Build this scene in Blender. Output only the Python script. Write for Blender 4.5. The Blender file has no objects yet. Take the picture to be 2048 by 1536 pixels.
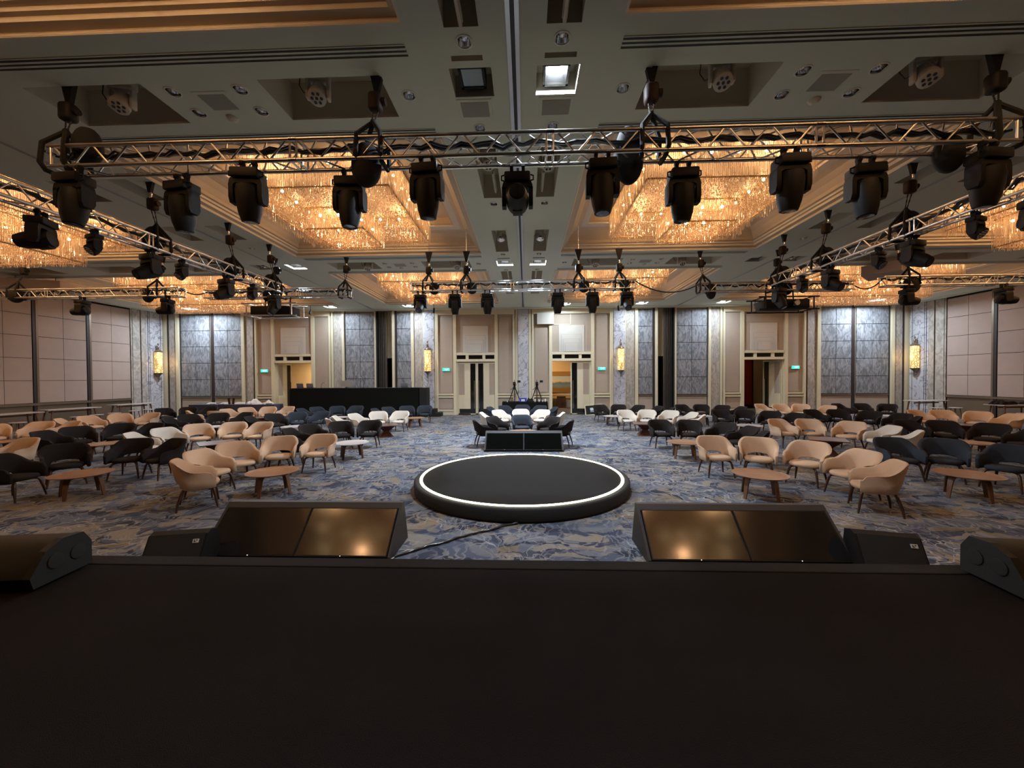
import bpy, bmesh, math, random
from mathutils import Vector, Matrix
import numpy as np

random.seed(7)
S = bpy.context.scene
COL = S.collection
R = math.radians
PI = math.pi

# ------------------------------------------------------------------ camera, world, exposure
EXPOSURE = 0.55
CAM_F, YAW, PITCH, ROLL = 769.0, R(2.045), R(0.89), R(-0.34)
fw = Vector((-math.sin(YAW) * math.cos(PITCH), math.cos(YAW) * math.cos(PITCH), -math.sin(PITCH)))
r0 = Vector((math.cos(YAW), math.sin(YAW), 0))
u0 = r0.cross(fw)
rt = math.cos(ROLL) * r0 + math.sin(ROLL) * u0
up = -math.sin(ROLL) * r0 + math.cos(ROLL) * u0
cam_data = bpy.data.cameras.new('camera')
cam = bpy.data.objects.new('camera', cam_data)
COL.objects.link(cam)
cam_data.sensor_width = 36.0
cam_data.lens = CAM_F / 2048.0 * 36.0
cam_data.clip_start = 0.05
cam_data.clip_end = 200
M4 = Matrix((rt, up, -fw)).transposed().to_4x4()
M4.translation = Vector((0.127, 0, 2.1))
cam.matrix_world = M4
S.camera = cam
S.view_settings.view_transform = 'Standard'
S.view_settings.look = 'None'
S.view_settings.gamma = 1
S.view_settings.exposure = EXPOSURE
S.view_settings.use_curve_mapping = False
world = bpy.data.worlds.new('world')
S.world = world
world.use_nodes = True
world.node_tree.nodes['Background'].inputs[0].default_value = (0.5, 0.55, 0.7, 1)
world.node_tree.nodes['Background'].inputs[1].default_value = 0.0
S.cycles.max_bounces = 8
S.cycles.diffuse_bounces = 4
S.cycles.glossy_bounces = 3
S.cycles.transmission_bounces = 4
S.cycles.transparent_max_bounces = 12
S.cycles.sample_clamp_indirect = 4.0
S.cycles.sample_clamp_direct = 0
S.cycles.caustics_reflective = False
S.cycles.caustics_refractive = False
S.cycles.use_denoising = True

WARM = (1.0, 0.54, 0.25)
COOL = (0.72, 0.85, 1.0)

# room dimensions (metres)
D = 21.96      # back wall
HC = 6.03      # ceiling
SW = 21.3      # side walls at x = +-SW
YB = -6.0      # wall behind the stage

# ------------------------------------------------------------------ materials
def new_mat(name):
    m = bpy.data.materials.new(name)
    m.use_nodes = True
    return m, m.node_tree.nodes, m.node_tree.links

def bsdf(m):
    return m.node_tree.nodes['Principled BSDF']

def plain(name, col, rough=0.6, metal=0.0, spec=0.5, emit=None, estr=0, bump=0, bscale=60, var=0.0, vscale=3.0):
    m, n, l = new_mat(name)
    b = bsdf(m)
    b.inputs['Base Color'].default_value = (*col, 1)
    b.inputs['Roughness'].default_value = rough
    b.inputs['Metallic'].default_value = metal
    b.inputs['Specular IOR Level'].default_value = spec
    if emit:
        b.inputs['Emission Color'].default_value = (*emit, 1)
        b.inputs['Emission Strength'].default_value = estr
    tc = n.new('ShaderNodeTexCoord')
    if var:
        t = n.new('ShaderNodeTexNoise'); t.inputs['Scale'].default_value = vscale; t.inputs['Detail'].default_value = 4
        l.new(tc.outputs['Object'], t.inputs['Vector'])
        mx = n.new('ShaderNodeMixRGB'); mx.blend_type = 'MIX'
        mx.inputs[1].default_value = (*[c * (1 - var) for c in col], 1)
        mx.inputs[2].default_value = (*[min(1, c * (1 + var)) for c in col], 1)
        l.new(t.outputs['Fac'], mx.inputs[0]); l.new(mx.outputs[0], b.inputs['Base Color'])
    if bump:
        t = n.new('ShaderNodeTexNoise'); t.inputs['Scale'].default_value = bscale; t.inputs['Detail'].default_value = 3
        l.new(tc.outputs['Object'], t.inputs['Vector'])
        bp = n.new('ShaderNodeBump'); bp.inputs['Strength'].default_value = bump; bp.inputs['Distance'].default_value = 0.01
        l.new(t.outputs['Fac'], bp.inputs['Height']); l.new(bp.outputs[0], b.inputs['Normal'])
    return m

def glow(name, col, strength):
    m, n, l = new_mat(name)
    n.remove(bsdf(m))
    e = n.new('ShaderNodeEmission')
    e.inputs[0].default_value = (*col, 1); e.inputs[1].default_value = strength
    l.new(e.outputs[0], n['Material Output'].inputs[0])
    return m

def ramp(n, stops, interp='LINEAR'):
    r = n.new('ShaderNodeValToRGB')
    e = r.color_ramp.elements
    while len(e) < len(stops):
        e.new(0.5)
    for i, (p, c) in enumerate(stops):
        e[i].position = p; e[i].color = (*c, 1) if len(c) == 3 else c
    r.color_ramp.interpolation = interp
    return r

def carpet_mat(name):
    m, n, l = new_mat(name)
    b = bsdf(m)
    b.inputs['Roughness'].default_value = 0.95
    b.inputs['Specular IOR Level'].default_value = 0.1
    tc = n.new('ShaderNodeTexCoord')
    def noise(scale, detail=3, src=None, dist=0.0):
        t = n.new('ShaderNodeTexNoise'); t.inputs['Scale'].default_value = scale
        t.inputs['Detail'].default_value = detail; t.inputs['Distortion'].default_value = dist
        l.new(src or tc.outputs['Object'], t.inputs['Vector']); return t
    def warp(scale, amt, src=None):
        t = noise(scale, 2, src)
        s = n.new('ShaderNodeVectorMath'); s.operation = 'SUBTRACT'; s.inputs[1].default_value = (0.5, 0.5, 0.5)
        l.new(t.outputs['Color'], s.inputs[0])
        k = n.new('ShaderNodeVectorMath'); k.operation = 'SCALE'; k.inputs['Scale'].default_value = amt
        l.new(s.outputs[0], k.inputs[0])
        a = n.new('ShaderNodeVectorMath'); a.operation = 'ADD'
        l.new(src or tc.outputs['Object'], a.inputs[0]); l.new(k.outputs[0], a.inputs[1])
        return a.outputs[0]
    w1 = warp(1.3, 0.9)
    w2 = warp(4.5, 0.34, w1)
    # leaves: distorted cells with a palette per cell
    v = n.new('ShaderNodeTexVoronoi'); v.inputs['Scale'].default_value = 4.6
    mpv = n.new('ShaderNodeMapping'); mpv.inputs['Rotation'].default_value = (0, 0, 0.5); mpv.inputs['Scale'].default_value = (0.62, 1.5, 1)
    l.new(w2, mpv.inputs['Vector']); l.new(mpv.outputs[0], v.inputs['Vector'])
    sep = n.new('ShaderNodeSeparateColor'); l.new(v.outputs['Color'], sep.inputs[0])
    pal = ramp(n, [(0.0, (0.035, 0.042, 0.065)), (0.22, (0.085, 0.105, 0.15)), (0.42, (0.14, 0.15, 0.175)),
                   (0.60, (0.05, 0.06, 0.09)), (0.76, (0.215, 0.20, 0.175)), (0.88, (0.11, 0.13, 0.17))], 'CONSTANT')
    l.new(sep.outputs[0], pal.inputs[0])
    # streaks inside the leaves
    wv = n.new('ShaderNodeTexWave'); wv.inputs['Scale'].default_value = 2.4; wv.inputs['Distortion'].default_value = 10
    wv.inputs['Detail'].default_value = 3; wv.inputs['Detail Scale'].default_value = 1.6
    l.new(w1, wv.inputs['Vector'])
    wr = ramp(n, [(0.70, (0, 0, 0)), (0.86, (0.8, 0.8, 0.8))])
    l.new(wv.outputs['Fac'], wr.inputs[0])
    nz = noise(0.9, 3); nr = ramp(n, [(0.42, (0.15, 0.15, 0.15)), (0.62, (0.75, 0.75, 0.75))]); l.new(nz.outputs['Fac'], nr.inputs[0])
    mul = n.new('ShaderNodeMath'); mul.operation = 'MULTIPLY'; l.new(wr.outputs[0], mul.inputs[0]); l.new(nr.outputs[0], mul.inputs[1])
    m1 = n.new('ShaderNodeMixRGB'); m1.inputs[2].default_value = (0.30, 0.30, 0.30, 1)
    l.new(mul.outputs[0], m1.inputs[0]); l.new(pal.outputs[0], m1.inputs[1])
    # pale veined leaves of a second, crossing layer
    v2 = n.new('ShaderNodeTexVoronoi'); v2.inputs['Scale'].default_value = 5.2
    mp2 = n.new('ShaderNodeMapping'); mp2.inputs['Rotation'].default_value = (0, 0, -0.7); mp2.inputs['Scale'].default_value = (0.55, 1.7, 1); mp2.inputs['Location'].default_value = (7, 3, 0)
    l.new(w2, mp2.inputs['Vector']); l.new(mp2.outputs[0], v2.inputs['Vector'])
    s2 = n.new('ShaderNodeSeparateColor'); l.new(v2.outputs['Color'], s2.inputs[0])
    k2 = ramp(n, [(0.0, (0, 0, 0)), (0.68, (0.75, 0.75, 0.75))], 'CONSTANT'); l.new(s2.outputs[1], k2.inputs[0])
    p2 = ramp(n, [(0.0, (0.25, 0.23, 0.19)), (0.35, (0.15, 0.165, 0.19)), (0.6, (0.20, 0.165, 0.11)), (0.8, (0.04, 0.05, 0.08))], 'CONSTANT'); l.new(s2.outputs[2], p2.inputs[0])
    mz = n.new('ShaderNodeMixRGB'); l.new(k2.outputs[0], mz.inputs[0]); l.new(m1.outputs[0], mz.inputs[1]); l.new(p2.outputs[0], mz.inputs[2])
    m1 = mz
    # ochre patches
    no = noise(0.55, 4, None, 0.6); orr = ramp(n, [(0.56, (0, 0, 0)), (0.64, (0.75, 0.75, 0.75))]); l.new(no.outputs['Fac'], orr.inputs[0])
    ws = ramp(n, [(0.30, (0, 0, 0)), (0.42, (1, 1, 1))]); l.new(wv.outputs['Fac'], ws.inputs[0])
    mo = n.new('ShaderNodeMath'); mo.operation = 'MULTIPLY'; l.new(orr.outputs[0], mo.inputs[0]); l.new(ws.outputs[0], mo.inputs[1])
    m2 = n.new('ShaderNodeMixRGB'); m2.inputs[2].default_value = (0.25, 0.19, 0.10, 1)
    l.new(mo.outputs[0], m2.inputs[0]); l.new(m1.outputs[0], m2.inputs[1])
    # drawn flower outlines
    ve = n.new('ShaderNodeTexVoronoi'); ve.feature = 'DISTANCE_TO_EDGE'; ve.inputs['Scale'].default_value = 3.6
    w3 = warp(2.2, 0.5, w1); l.new(w3, ve.inputs['Vector'])
    er = ramp(n, [(0.012, (1, 1, 1)), (0.03, (0, 0, 0))]); l.new(ve.outputs['Distance'], er.inputs[0])
    nm = noise(0.7, 2); nmr = ramp(n, [(0.45, (0, 0, 0)), (0.55, (0.85, 0.85, 0.85))]); l.new(nm.outputs['Fac'], nmr.inputs[0])
    me = n.new('ShaderNodeMath'); me.operation = 'MULTIPLY'; l.new(er.outputs[0], me.inputs[0]); l.new(nmr.outputs[0], me.inputs[1])
    m3 = n.new('ShaderNodeMixRGB'); m3.inputs[2].default_value = (0.34, 0.34, 0.33, 1)
    l.new(me.outputs[0], m3.inputs[0]); l.new(m2.outputs[0], m3.inputs[1])
    # pile speckle
    fz = noise(90, 2); fr = ramp(n, [(0.3, (0.8, 0.8, 0.8)), (0.7, (1.12, 1.12, 1.12))]); l.new(fz.outputs['Fac'], fr.inputs[0])
    m4 = n.new('ShaderNodeMixRGB'); m4.blend_type = 'MULTIPLY'; m4.inputs[0].default_value = 1
    l.new(m3.outputs[0], m4.inputs[1]); l.new(fr.outputs[0], m4.inputs[2])
    l.new(m4.outputs[0], b.inputs['Base Color'])
    return m

def marble_mat(name, base, vein):
    m, n, l = new_mat(name)
    b = bsdf(m); b.inputs['Roughness'].default_value = 0.18
    tc = n.new('ShaderNodeTexCoord')
    t = n.new('ShaderNodeTexNoise'); t.inputs['Scale'].default_value = 1.6; t.inputs['Detail'].default_value = 8; t.inputs['Distortion'].default_value = 1.5
    l.new(tc.outputs['Object'], t.inputs['Vector'])
    r = ramp(n, [(0.47, base), (0.5, vein), (0.53, base)]); l.new(t.outputs['Fac'], r.inputs[0])
    t2 = n.new('ShaderNodeTexNoise'); t2.inputs['Scale'].default_value = 2.5; t2.inputs['Detail'].default_value = 5
    l.new(tc.outputs['Object'], t2.inputs['Vector'])
    mx = n.new('ShaderNodeMixRGB'); mx.blend_type = 'MULTIPLY'; mx.inputs[0].default_value = 0.45
    l.new(r.outputs[0], mx.inputs[1]); l.new(t2.outputs['Fac'], mx.inputs[2])
    l.new(mx.outputs[0], b.inputs['Base Color'])
    return m

def panel_mat(name, a, c, scale=5.0):
    # brushed damask-like wall covering
    m, n, l = new_mat(name)
    b = bsdf(m); b.inputs['Roughness'].default_value = 0.55
    tc = n.new('ShaderNodeTexCoord')
    mp = n.new('ShaderNodeMapping'); mp.inputs['Rotation'].default_value = (0, 0.6, 0); mp.inputs['Scale'].default_value = (2.2, 1, 0.8)
    l.new(tc.outputs['Object'], mp.inputs['Vector'])
    t = n.new('ShaderNodeTexNoise'); t.inputs['Scale'].default_value = scale; t.inputs['Detail'].default_value = 5; t.inputs['Distortion'].default_value = 1.8
    l.new(mp.outputs[0], t.inputs['Vector'])
    r = ramp(n, [(0.38, a), (0.62, c)]); l.new(t.outputs['Fac'], r.inputs[0])
    l.new(r.outputs[0], b.inputs['Base Color'])
    return m

def wood_mat(name, a, c, rough=0.35):
    m, n, l = new_mat(name)
    b = bsdf(m); b.inputs['Roughness'].default_value = rough
    tc = n.new('ShaderNodeTexCoord')
    mp = n.new('ShaderNodeMapping'); mp.inputs['Scale'].default_value = (1, 9, 1)
    l.new(tc.outputs['Object'], mp.inputs['Vector'])
    t = n.new('ShaderNodeTexNoise'); t.inputs['Scale'].default_value = 4; t.inputs['Detail'].default_value = 6; t.inputs['Distortion'].default_value = 0.8
    l.new(mp.outputs[0], t.inputs['Vector'])
    r = ramp(n, [(0.3, a), (0.7, c)]); l.new(t.outputs['Fac'], r.inputs[0]); l.new(r.outputs[0], b.inputs['Base Color'])
    return m

def crystal_mat(name, solid, gloss, rough, body):
    m, n, l = new_mat(name)
    n.remove(bsdf(m))
    tr = n.new('ShaderNodeBsdfTransparent'); tr.inputs[0].default_value = (1, 0.93, 0.84, 1)
    tl = n.new('ShaderNodeBsdfTranslucent'); tl.inputs[0].default_value = (body[0] * 1.15, body[1] * 1.12, body[2] * 1.05, 1)
    gl = n.new('ShaderNodeBsdfGlossy'); gl.inputs[0].default_value = (1, 0.95, 0.88, 1); gl.inputs[1].default_value = rough
    df = n.new('ShaderNodeBsdfDiffuse'); df.inputs[0].default_value = (*body, 1)
    a = n.new('ShaderNodeMixShader'); a.inputs[0].default_value = 0.5
    l.new(tl.outputs[0], a.inputs[1]); l.new(df.outputs[0], a.inputs[2])
    c = n.new('ShaderNodeMixShader'); c.inputs[0].default_value = gloss
    l.new(a.outputs[0], c.inputs[1]); l.new(gl.outputs[0], c.inputs[2])
    d = n.new('ShaderNodeMixShader'); d.inputs[0].default_value = solid
    l.new(tr.outputs[0], d.inputs[1]); l.new(c.outputs[0], d.inputs[2])
    l.new(d.outputs[0], n['Material Output'].inputs[0])
    return m

def lattice_glow(name):
    m, n, l = new_mat(name)
    b = bsdf(m)
    b.inputs['Base Color'].default_value = (0.6, 0.42, 0.16, 1)
    tc = n.new('ShaderNodeTexCoord')
    v = n.new('ShaderNodeTexVoronoi'); v.feature = 'DISTANCE_TO_EDGE'; v.inputs['Scale'].default_value = 6.5
    v.inputs['Randomness'].default_value = 0.55
    l.new(tc.outputs['Object'], v.inputs['Vector'])
    r = ramp(n, [(0.06, (0.20, 0.10, 0.02)), (0.13, (1.0, 0.70, 0.30))]); l.new(v.outputs['Distance'], r.inputs[0])
    l.new(r.outputs[0], b.inputs['Emission Color']); b.inputs['Emission Strength'].default_value = 0.85
    return m

def painting_mat(name):
    m, n, l = new_mat(name)
    b = bsdf(m); b.inputs['Roughness'].default_value = 0.5
    tc = n.new('ShaderNodeTexCoord')
    sx = n.new('ShaderNodeSeparateXYZ'); l.new(tc.outputs['Generated'], sx.inputs[0])
    t = n.new('ShaderNodeTexNoise'); t.inputs['Scale'].default_value = 3; t.inputs['Detail'].default_value = 6
    l.new(tc.outputs['Generated'], t.inputs['Vector'])
    a = n.new('ShaderNodeMath'); a.operation = 'MULTIPLY_ADD'; a.inputs[1].default_value = 0.45
    l.new(t.outputs['Fac'], a.inputs[0]); l.new(sx.outputs[2], a.inputs[2])
    r = ramp(n, [(0.25, (0.25, 0.22, 0.18)), (0.48, (0.20, 0.30, 0.42)), (0.62, (0.10, 0.20, 0.36)), (0.72, (0.75, 0.66, 0.5)), (1.0, (0.5, 0.62, 0.72))])
    l.new(a.outputs[0], r.inputs[0]); l.new(r.outputs[0], b.inputs['Base Color'])
    return m

MT = {}
MT['carpet'] = carpet_mat('patterned_carpet')
MT['ceil'] = plain('ceiling_paint', (0.66, 0.67, 0.56), 0.8, var=0.04, vscale=0.7)
MT['ceil_dark'] = plain('ceiling_recess_paint', (0.66, 0.60, 0.50), 0.85)
MT['coffer'] = plain('coffer_gold_paint', (0.52, 0.44, 0.34), 0.5, var=0.06, vscale=2)
MT['coffer_edge'] = plain('coffer_moulding_cream', (0.70, 0.65, 0.56), 0.5)
MT['slot'] = plain('slot_black', (0.012, 0.012, 0.012), 0.6)
MT['rail'] = plain('aluminium_rail', (0.5, 0.52, 0.56), 0.3, 0.9)
MT['chrome'] = plain('chrome', (0.8, 0.8, 0.8), 0.12, 1.0)
MT['alu'] = plain('truss_aluminium', (0.72, 0.70, 0.68), 0.28, 1.0, var=0.08, vscale=9)
MT['black'] = plain('black_plastic', (0.0055, 0.005, 0.005), 0.6, spec=0.3, var=0.15, vscale=8)
MT['blackm'] = plain('matt_black', (0.006, 0.006, 0.006), 0.85)
MT['drape'] = plain('black_drape', (0.008, 0.009, 0.008), 0.95, spec=0.1, bump=0.5, bscale=7)
MT['stage'] = plain('stage_black_carpet', (0.0105, 0.0080, 0.0075), 0.95, spec=0.08, bump=0.4, bscale=220, var=0.25, vscale=1.5)
MT['round_top'] = plain('dark_grey_carpet', (0.022, 0.021, 0.020), 0.95, spec=0.1, bump=0.3, bscale=200)
MT['round_side'] = plain('black_stage_skirt', (0.009, 0.009, 0.0085), 0.8)
MT['led'] = glow('led_strip', (1.0, 0.98, 0.62), 7.0)
MT['screen'] = plain('dark_screen_glass', (0.008, 0.006, 0.005), 0.13, spec=0.8)
MT['screen_frame'] = plain('black_wood_cabinet', (0.030, 0.026, 0.024), 0.6)
MT['grille'] = plain('black_speaker_grille', (0.005, 0.006, 0.0055), 0.7, bump=0.6, bscale=300)
MT['wallc'] = plain('cream_lacquer', (0.66, 0.60, 0.42), 0.4)
MT['wallf'] = plain('taupe_fabric_panel', (0.40, 0.33, 0.26), 0.85, bump=0.3, bscale=200, var=0.05)
MT['wallw'] = plain('white_relief_panel', (0.52, 0.50, 0.44), 0.5)
MT['grey_panel'] = panel_mat('grey_damask_panel', (0.13, 0.135, 0.145), (0.29, 0.295, 0.31), 2.6)
MT['marble'] = marble_mat('white_marble', (0.66, 0.66, 0.70), (0.30, 0.28, 0.30))
MT['stone'] = panel_mat('taupe_stone', (0.30, 0.27, 0.23), (0.46, 0.42, 0.37), 3.0)
MT['side_panel'] = plain('beige_linen_panel', (0.42, 0.335, 0.29), 0.9, var=0.06, bump=0.3, bscale=150)
MT['pelmet'] = plain('brown_lacquer', (0.10, 0.06, 0.035), 0.4)
MT['darkgap'] = plain('dark_bronze_gap', (0.030, 0.020, 0.018), 0.5)
MT['bronze'] = plain('bronze_trim', (0.22, 0.17, 0.12), 0.4, 0.6)
MT['airwall'] = plain('folding_partition_dark', (0.035, 0.033, 0.030), 0.4)
MT['glass_dark'] = plain('dark_door_glass', (0.012, 0.010, 0.010), 0.08, spec=0.8)
MT['cream'] = plain('cream_wool', (0.60, 0.42, 0.28), 0.95, spec=0.15, bump=0.35, bscale=260, var=0.05, vscale=5)
MT['white'] = plain('ivory_wool', (0.62, 0.56, 0.47), 0.95, spec=0.15, bump=0.35, bscale=260, var=0.04, vscale=5)
MT['dark'] = plain('charcoal_wool', (0.021, 0.017, 0.0155), 0.95, spec=0.15, bump=0.35, bscale=260, var=0.15, vscale=5)
MT['blue'] = plain('slate_blue_wool', (0.034, 0.040, 0.050), 0.95, spec=0.15, bump=0.35, bscale=260, var=0.12, vscale=5)
MT['walnut'] = wood_mat('dark_walnut', (0.035, 0.014, 0.008), (0.085, 0.036, 0.018))
MT['teak'] = wood_mat('oak_veneer', (0.24, 0.12, 0.06), (0.40, 0.22, 0.115), 0.3)
MT['teakleg'] = wood_mat('plywood_leg', (0.12, 0.052, 0.025), (0.20, 0.095, 0.05), 0.35)
MT['whitetop'] = plain('pale_veneer_top', (0.55, 0.50, 0.46), 0.25, var=0.05)
MT['pyr'] = wood_mat('dark_rosewood', (0.05, 0.018, 0.012), (0.12, 0.045, 0.03), 0.3)
MT['whitefix'] = plain('white_fixture_plastic', (0.55, 0.50, 0.44), 0.45)
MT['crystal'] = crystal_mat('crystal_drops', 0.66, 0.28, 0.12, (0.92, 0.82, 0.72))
MT['crystal_shaded'] = crystal_mat('crystal_drops_shaded', 0.66, 0.35, 0.12, (0.74, 0.58, 0.46))  # same crystal, browner body: the underside's dimness put into its colour
MT['screen_matt'] = plain('matt_dark_screen', (0.004, 0.0045, 0.004), 0.9, spec=0.0)
MT['bulb'] = glow('warm_bulb', (1.0, 0.74, 0.36), 40.0)
MT['flood_on'] = glow('flood_lit_glass', (0.93, 0.97, 1.0), 30.0)
MT['flood_off'] = plain('flood_glass', (0.35, 0.40, 0.42), 0.15)
MT['sconce'] = lattice_glow('lattice_lamp_shade')
MT['exit'] = glow('exit_sign_green', (0.02, 0.85, 0.55), 1.3)
MT['exit_txt'] = glow('exit_sign_white', (0.75, 1.0, 0.9), 1.8)
MT['cable'] = plain('black_rubber_cable', (0.01, 0.01, 0.01), 0.35)
MT['red'] = plain('red_curtain', (0.30, 0.02, 0.012), 0.8, bump=0.3, bscale=30)
MT['navy'] = plain('navy_tablecloth', (0.045, 0.045, 0.075), 0.85, bump=0.5, bscale=12)
MT['paper'] = plain('white_crockery', (0.75, 0.72, 0.68), 0.4)
MT['bluebox'] = plain('blue_crate_plastic', (0.02, 0.05, 0.42), 0.45)
MT['gold'] = plain('gilt_frame', (0.42, 0.25, 0.08), 0.4, 0.5)
MT['paint'] = painting_mat('landscape_painting')
MT['foyer'] = plain('foyer_cream_wall', (0.72, 0.56, 0.36), 0.6)
MT['lens'] = plain('dark_lens_glass', (0.02, 0.02, 0.025), 0.08, spec=1.0)
MT['leds'] = plain('led_lens_cell', (0.16, 0.17, 0.19), 0.15, spec=1.0)
MT['hoist_red'] = plain('hoist_dark_red', (0.022, 0.008, 0.005), 0.65, spec=0.3)
MT['grillec'] = plain('ceiling_speaker_grille', (0.34, 0.32, 0.28), 0.8, bump=0.4, bscale=400)
MT['stripe_w'] = plain('edge_tape_white', (0.6, 0.6, 0.55), 0.5)
MT['cableshine'] = plain('glossy_cable_sleeve', (0.02, 0.02, 0.02), 0.2, spec=0.8)
MT['whitecable'] = plain('white_cable', (0.6, 0.6, 0.6), 0.4)
MT['bulb'].cycles.emission_sampling = 'NONE'

# ------------------------------------------------------------------ mesh builder
class MB:
    def __init__(self):
        self.v = []; self.f = []; self.m = []
    def add(self, vs, fs, mi=0):
        o = len(self.v)
        self.v += [tuple(p) for p in vs]
        self.f += [tuple(i + o for i in q) for q in fs]
        self.m += [mi] * len(fs)
        return self
    def box(self, x0, x1, y0, y1, z0, z1, mi=0, mat=None):
        vs = [Vector(p) for p in ((x0, y0, z0), (x1, y0, z0), (x1, y1, z0), (x0, y1, z0), (x0, y0, z1), (x1, y0, z1), (x1, y1, z1), (x0, y1, z1))]
        if mat is not None:
            vs = [mat @ p for p in vs]
        return self.add(vs, [(0, 3, 2, 1), (4, 5, 6, 7), (0, 1, 5, 4), (1, 2, 6, 5), (2, 3, 7, 6), (3, 0, 4, 7)], mi)
    def rbox(self, x0, x1, y0, y1, z0, z1, r=0.01, mi=0, mat=None):
        # bevelled box
        bm = bmesh.new()
        bmesh.ops.create_cube(bm, size=1)
        for p in bm.verts:
            p.co = Vector(((x0 + x1) / 2 + p.co.x * (x1 - x0), (y0 + y1) / 2 + p.co.y * (y1 - y0), (z0 + z1) / 2 + p.co.z * (z1 - z0)))
        bmesh.ops.bevel(bm, geom=bm.edges[:], offset=r, segments=2, affect='EDGES', profile=0.5)
        return self.bm(bm, mi, mat)
    def bm(self, bm, mi=0, mat=None):
        bm.verts.ensure_lookup_table()
        for i, p in enumerate(bm.verts): p.index = i
        vs = [(mat @ p.co) if mat is not None else p.co.copy() for p in bm.verts]
        fs = [tuple(p.index for p in q.verts) for q in bm.faces]
        bm.free()
        return self.add(vs, fs, mi)
    def quad(self, a, b, c, d, mi=0):
        return self.add([a, b, c, d], [(0, 1, 2, 3)], mi)
    def tube(self, pts, rad, n=8, mi=0, cap=True, mat=None):
        pts = [Vector(p) for p in pts]
        if mat is not None: pts = [mat @ p for p in pts]
        rs = rad if isinstance(rad, (list, tuple)) else [rad] * len(pts)
        vs = []; prev = None
        for i, p in enumerate(pts):
            t = (pts[min(i + 1, len(pts) - 1)] - pts[max(i - 1, 0)]).normalized()
            if prev is None:
                a = Vector((0, 0, 1)) if abs(t.z) < 0.9 else Vector((1, 0, 0))
                x = t.cross(a).normalized()
            else:
                x = (prev - t * prev.dot(t)).normalized()
            prev = x; y = t.cross(x)
            for k in range(n):
                an = 2 * PI * k / n
                vs.append(p + (x * math.cos(an) + y * math.sin(an)) * rs[i])
        fs = []
        for i in range(len(pts) - 1):
            for k in range(n):
                fs.append((i * n + k, i * n + (k + 1) % n, (i + 1) * n + (k + 1) % n, (i + 1) * n + k))
        if cap:
            fs.append(tuple(range(n - 1, -1, -1))); fs.append(tuple((len(pts) - 1) * n + k for k in range(n)))
        return self.add(vs, fs, mi)
    def lathe(self, prof, n=24, mi=0, mat=None, sx=1, sy=1):
        # prof: (radius, z) from bottom to top
        vs = []; fs = []
        for r, z in prof:
            for k in range(n):
                a = 2 * PI * k / n
                p = Vector((r * math.cos(a) * sx, r * math.sin(a) * sy, z))
                vs.append(mat @ p if mat is not None else p)
        for i in range(len(prof) - 1):
            for k in range(n):
                fs.append((i * n + k, i * n + (k + 1) % n, (i + 1) * n + (k + 1) % n, (i + 1) * n + k))
        fs.append(tuple(range(n - 1, -1, -1))); fs.append(tuple((len(prof) - 1) * n + k for k in range(n)))
        return self.add(vs, fs, mi)
    def prism(self, poly, axis, a, b, mi=0, mat=None):
        # poly of 2D points extruded along axis 'x','y','z' from a to b
        def P(u, v, w):
            return Vector({'x': (w, u, v), 'y': (u, w, v), 'z': (u, v, w)}[axis])
        n = len(poly)
        vs = [P(u, v, a) for u, v in poly] + [P(u, v, b) for u, v in poly]
        if mat is not None: vs = [mat @ p for p in vs]
        fs = [tuple(range(n))[::-1], tuple(range(n, 2 * n))] + [(i, (i + 1) % n, n + (i + 1) % n, n + i) for i in range(n)]
        return self.add(vs, fs, mi)
    def sphere(self, c, r, mi=0, u=12, v=8, mat=None, sc=(1, 1, 1)):
        bm = bmesh.new(); bmesh.ops.create_uvsphere(bm, u_segments=u, v_segments=v, radius=r)
        for p in bm.verts: p.co = Vector((p.co.x * sc[0], p.co.y * sc[1], p.co.z * sc[2])) + Vector(c)
        return self.bm(bm, mi, mat)
    def build(self, name, mats, parent=None, smooth=None, recalc=True):
        me = bpy.data.meshes.new(name)
        me.from_pydata(self.v, [], self.f)
        if not isinstance(mats, (list, tuple)): mats = [mats]
        for k in mats: me.materials.append(MT[k] if isinstance(k, str) else k)
        if len(mats) > 1: me.polygons.foreach_set('material_index', self.m)
        if recalc:
            b = bmesh.new(); b.from_mesh(me); bmesh.ops.recalc_face_normals(b, faces=b.faces[:]); b.to_mesh(me); b.free()
        if smooth:
            me.polygons.foreach_set('use_smooth', [True] * len(me.polygons))
            me.set_sharp_from_angle(angle=R(smooth))
        me.update()
        o = bpy.data.objects.new(name, me)
        COL.objects.link(o)
        if parent is not None: o.parent = parent
        return o

def tag(o, label=None, cat=None, group=None, kind=None):
    if label: o['label'] = label
    if cat: o['category'] = cat
    if group: o['group'] = group
    if kind: o['kind'] = kind
    return o

def empty(name, loc=(0, 0, 0), rz=0.0):
    o = bpy.data.objects.new(name, None)
    o.empty_display_size = 0.1
    COL.objects.link(o); o.location = loc; o.rotation_euler = (0, 0, rz)
    return o

KIDS = {}
def kids_of(o):
    return [c for c in bpy.data.objects if c.parent == o]

def copy_tree(o, loc=None, rz=None, mats=None, parent=None):
    c = o.copy(); COL.objects.link(c); c.parent = parent
    for k in ('label', 'category', 'group'):
        if parent is None and k in c: pass
    if loc is not None: c.location = loc
    if rz is not None: c.rotation_euler = (0, 0, rz)
    if o.name not in KIDS: KIDS[o.name] = kids_of(o)
    for ch in KIDS[o.name]:
        copy_tree(ch, parent=c)
    return c

def struct(o):
    o['kind'] = 'structure'
    return o

def area(name, loc, size, power, col, rot=(0, 0, 0), sy=None, spread=None):
    ld = bpy.data.lights.new(name, 'AREA'); ld.energy = power; ld.color = col; ld.size = size
    if sy: ld.shape = 'RECTANGLE'; ld.size_y = sy
    if spread: ld.spread = spread
    o = bpy.data.objects.new(name, ld); COL.objects.link(o); o.location = loc; o.rotation_euler = rot
    return o

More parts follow.
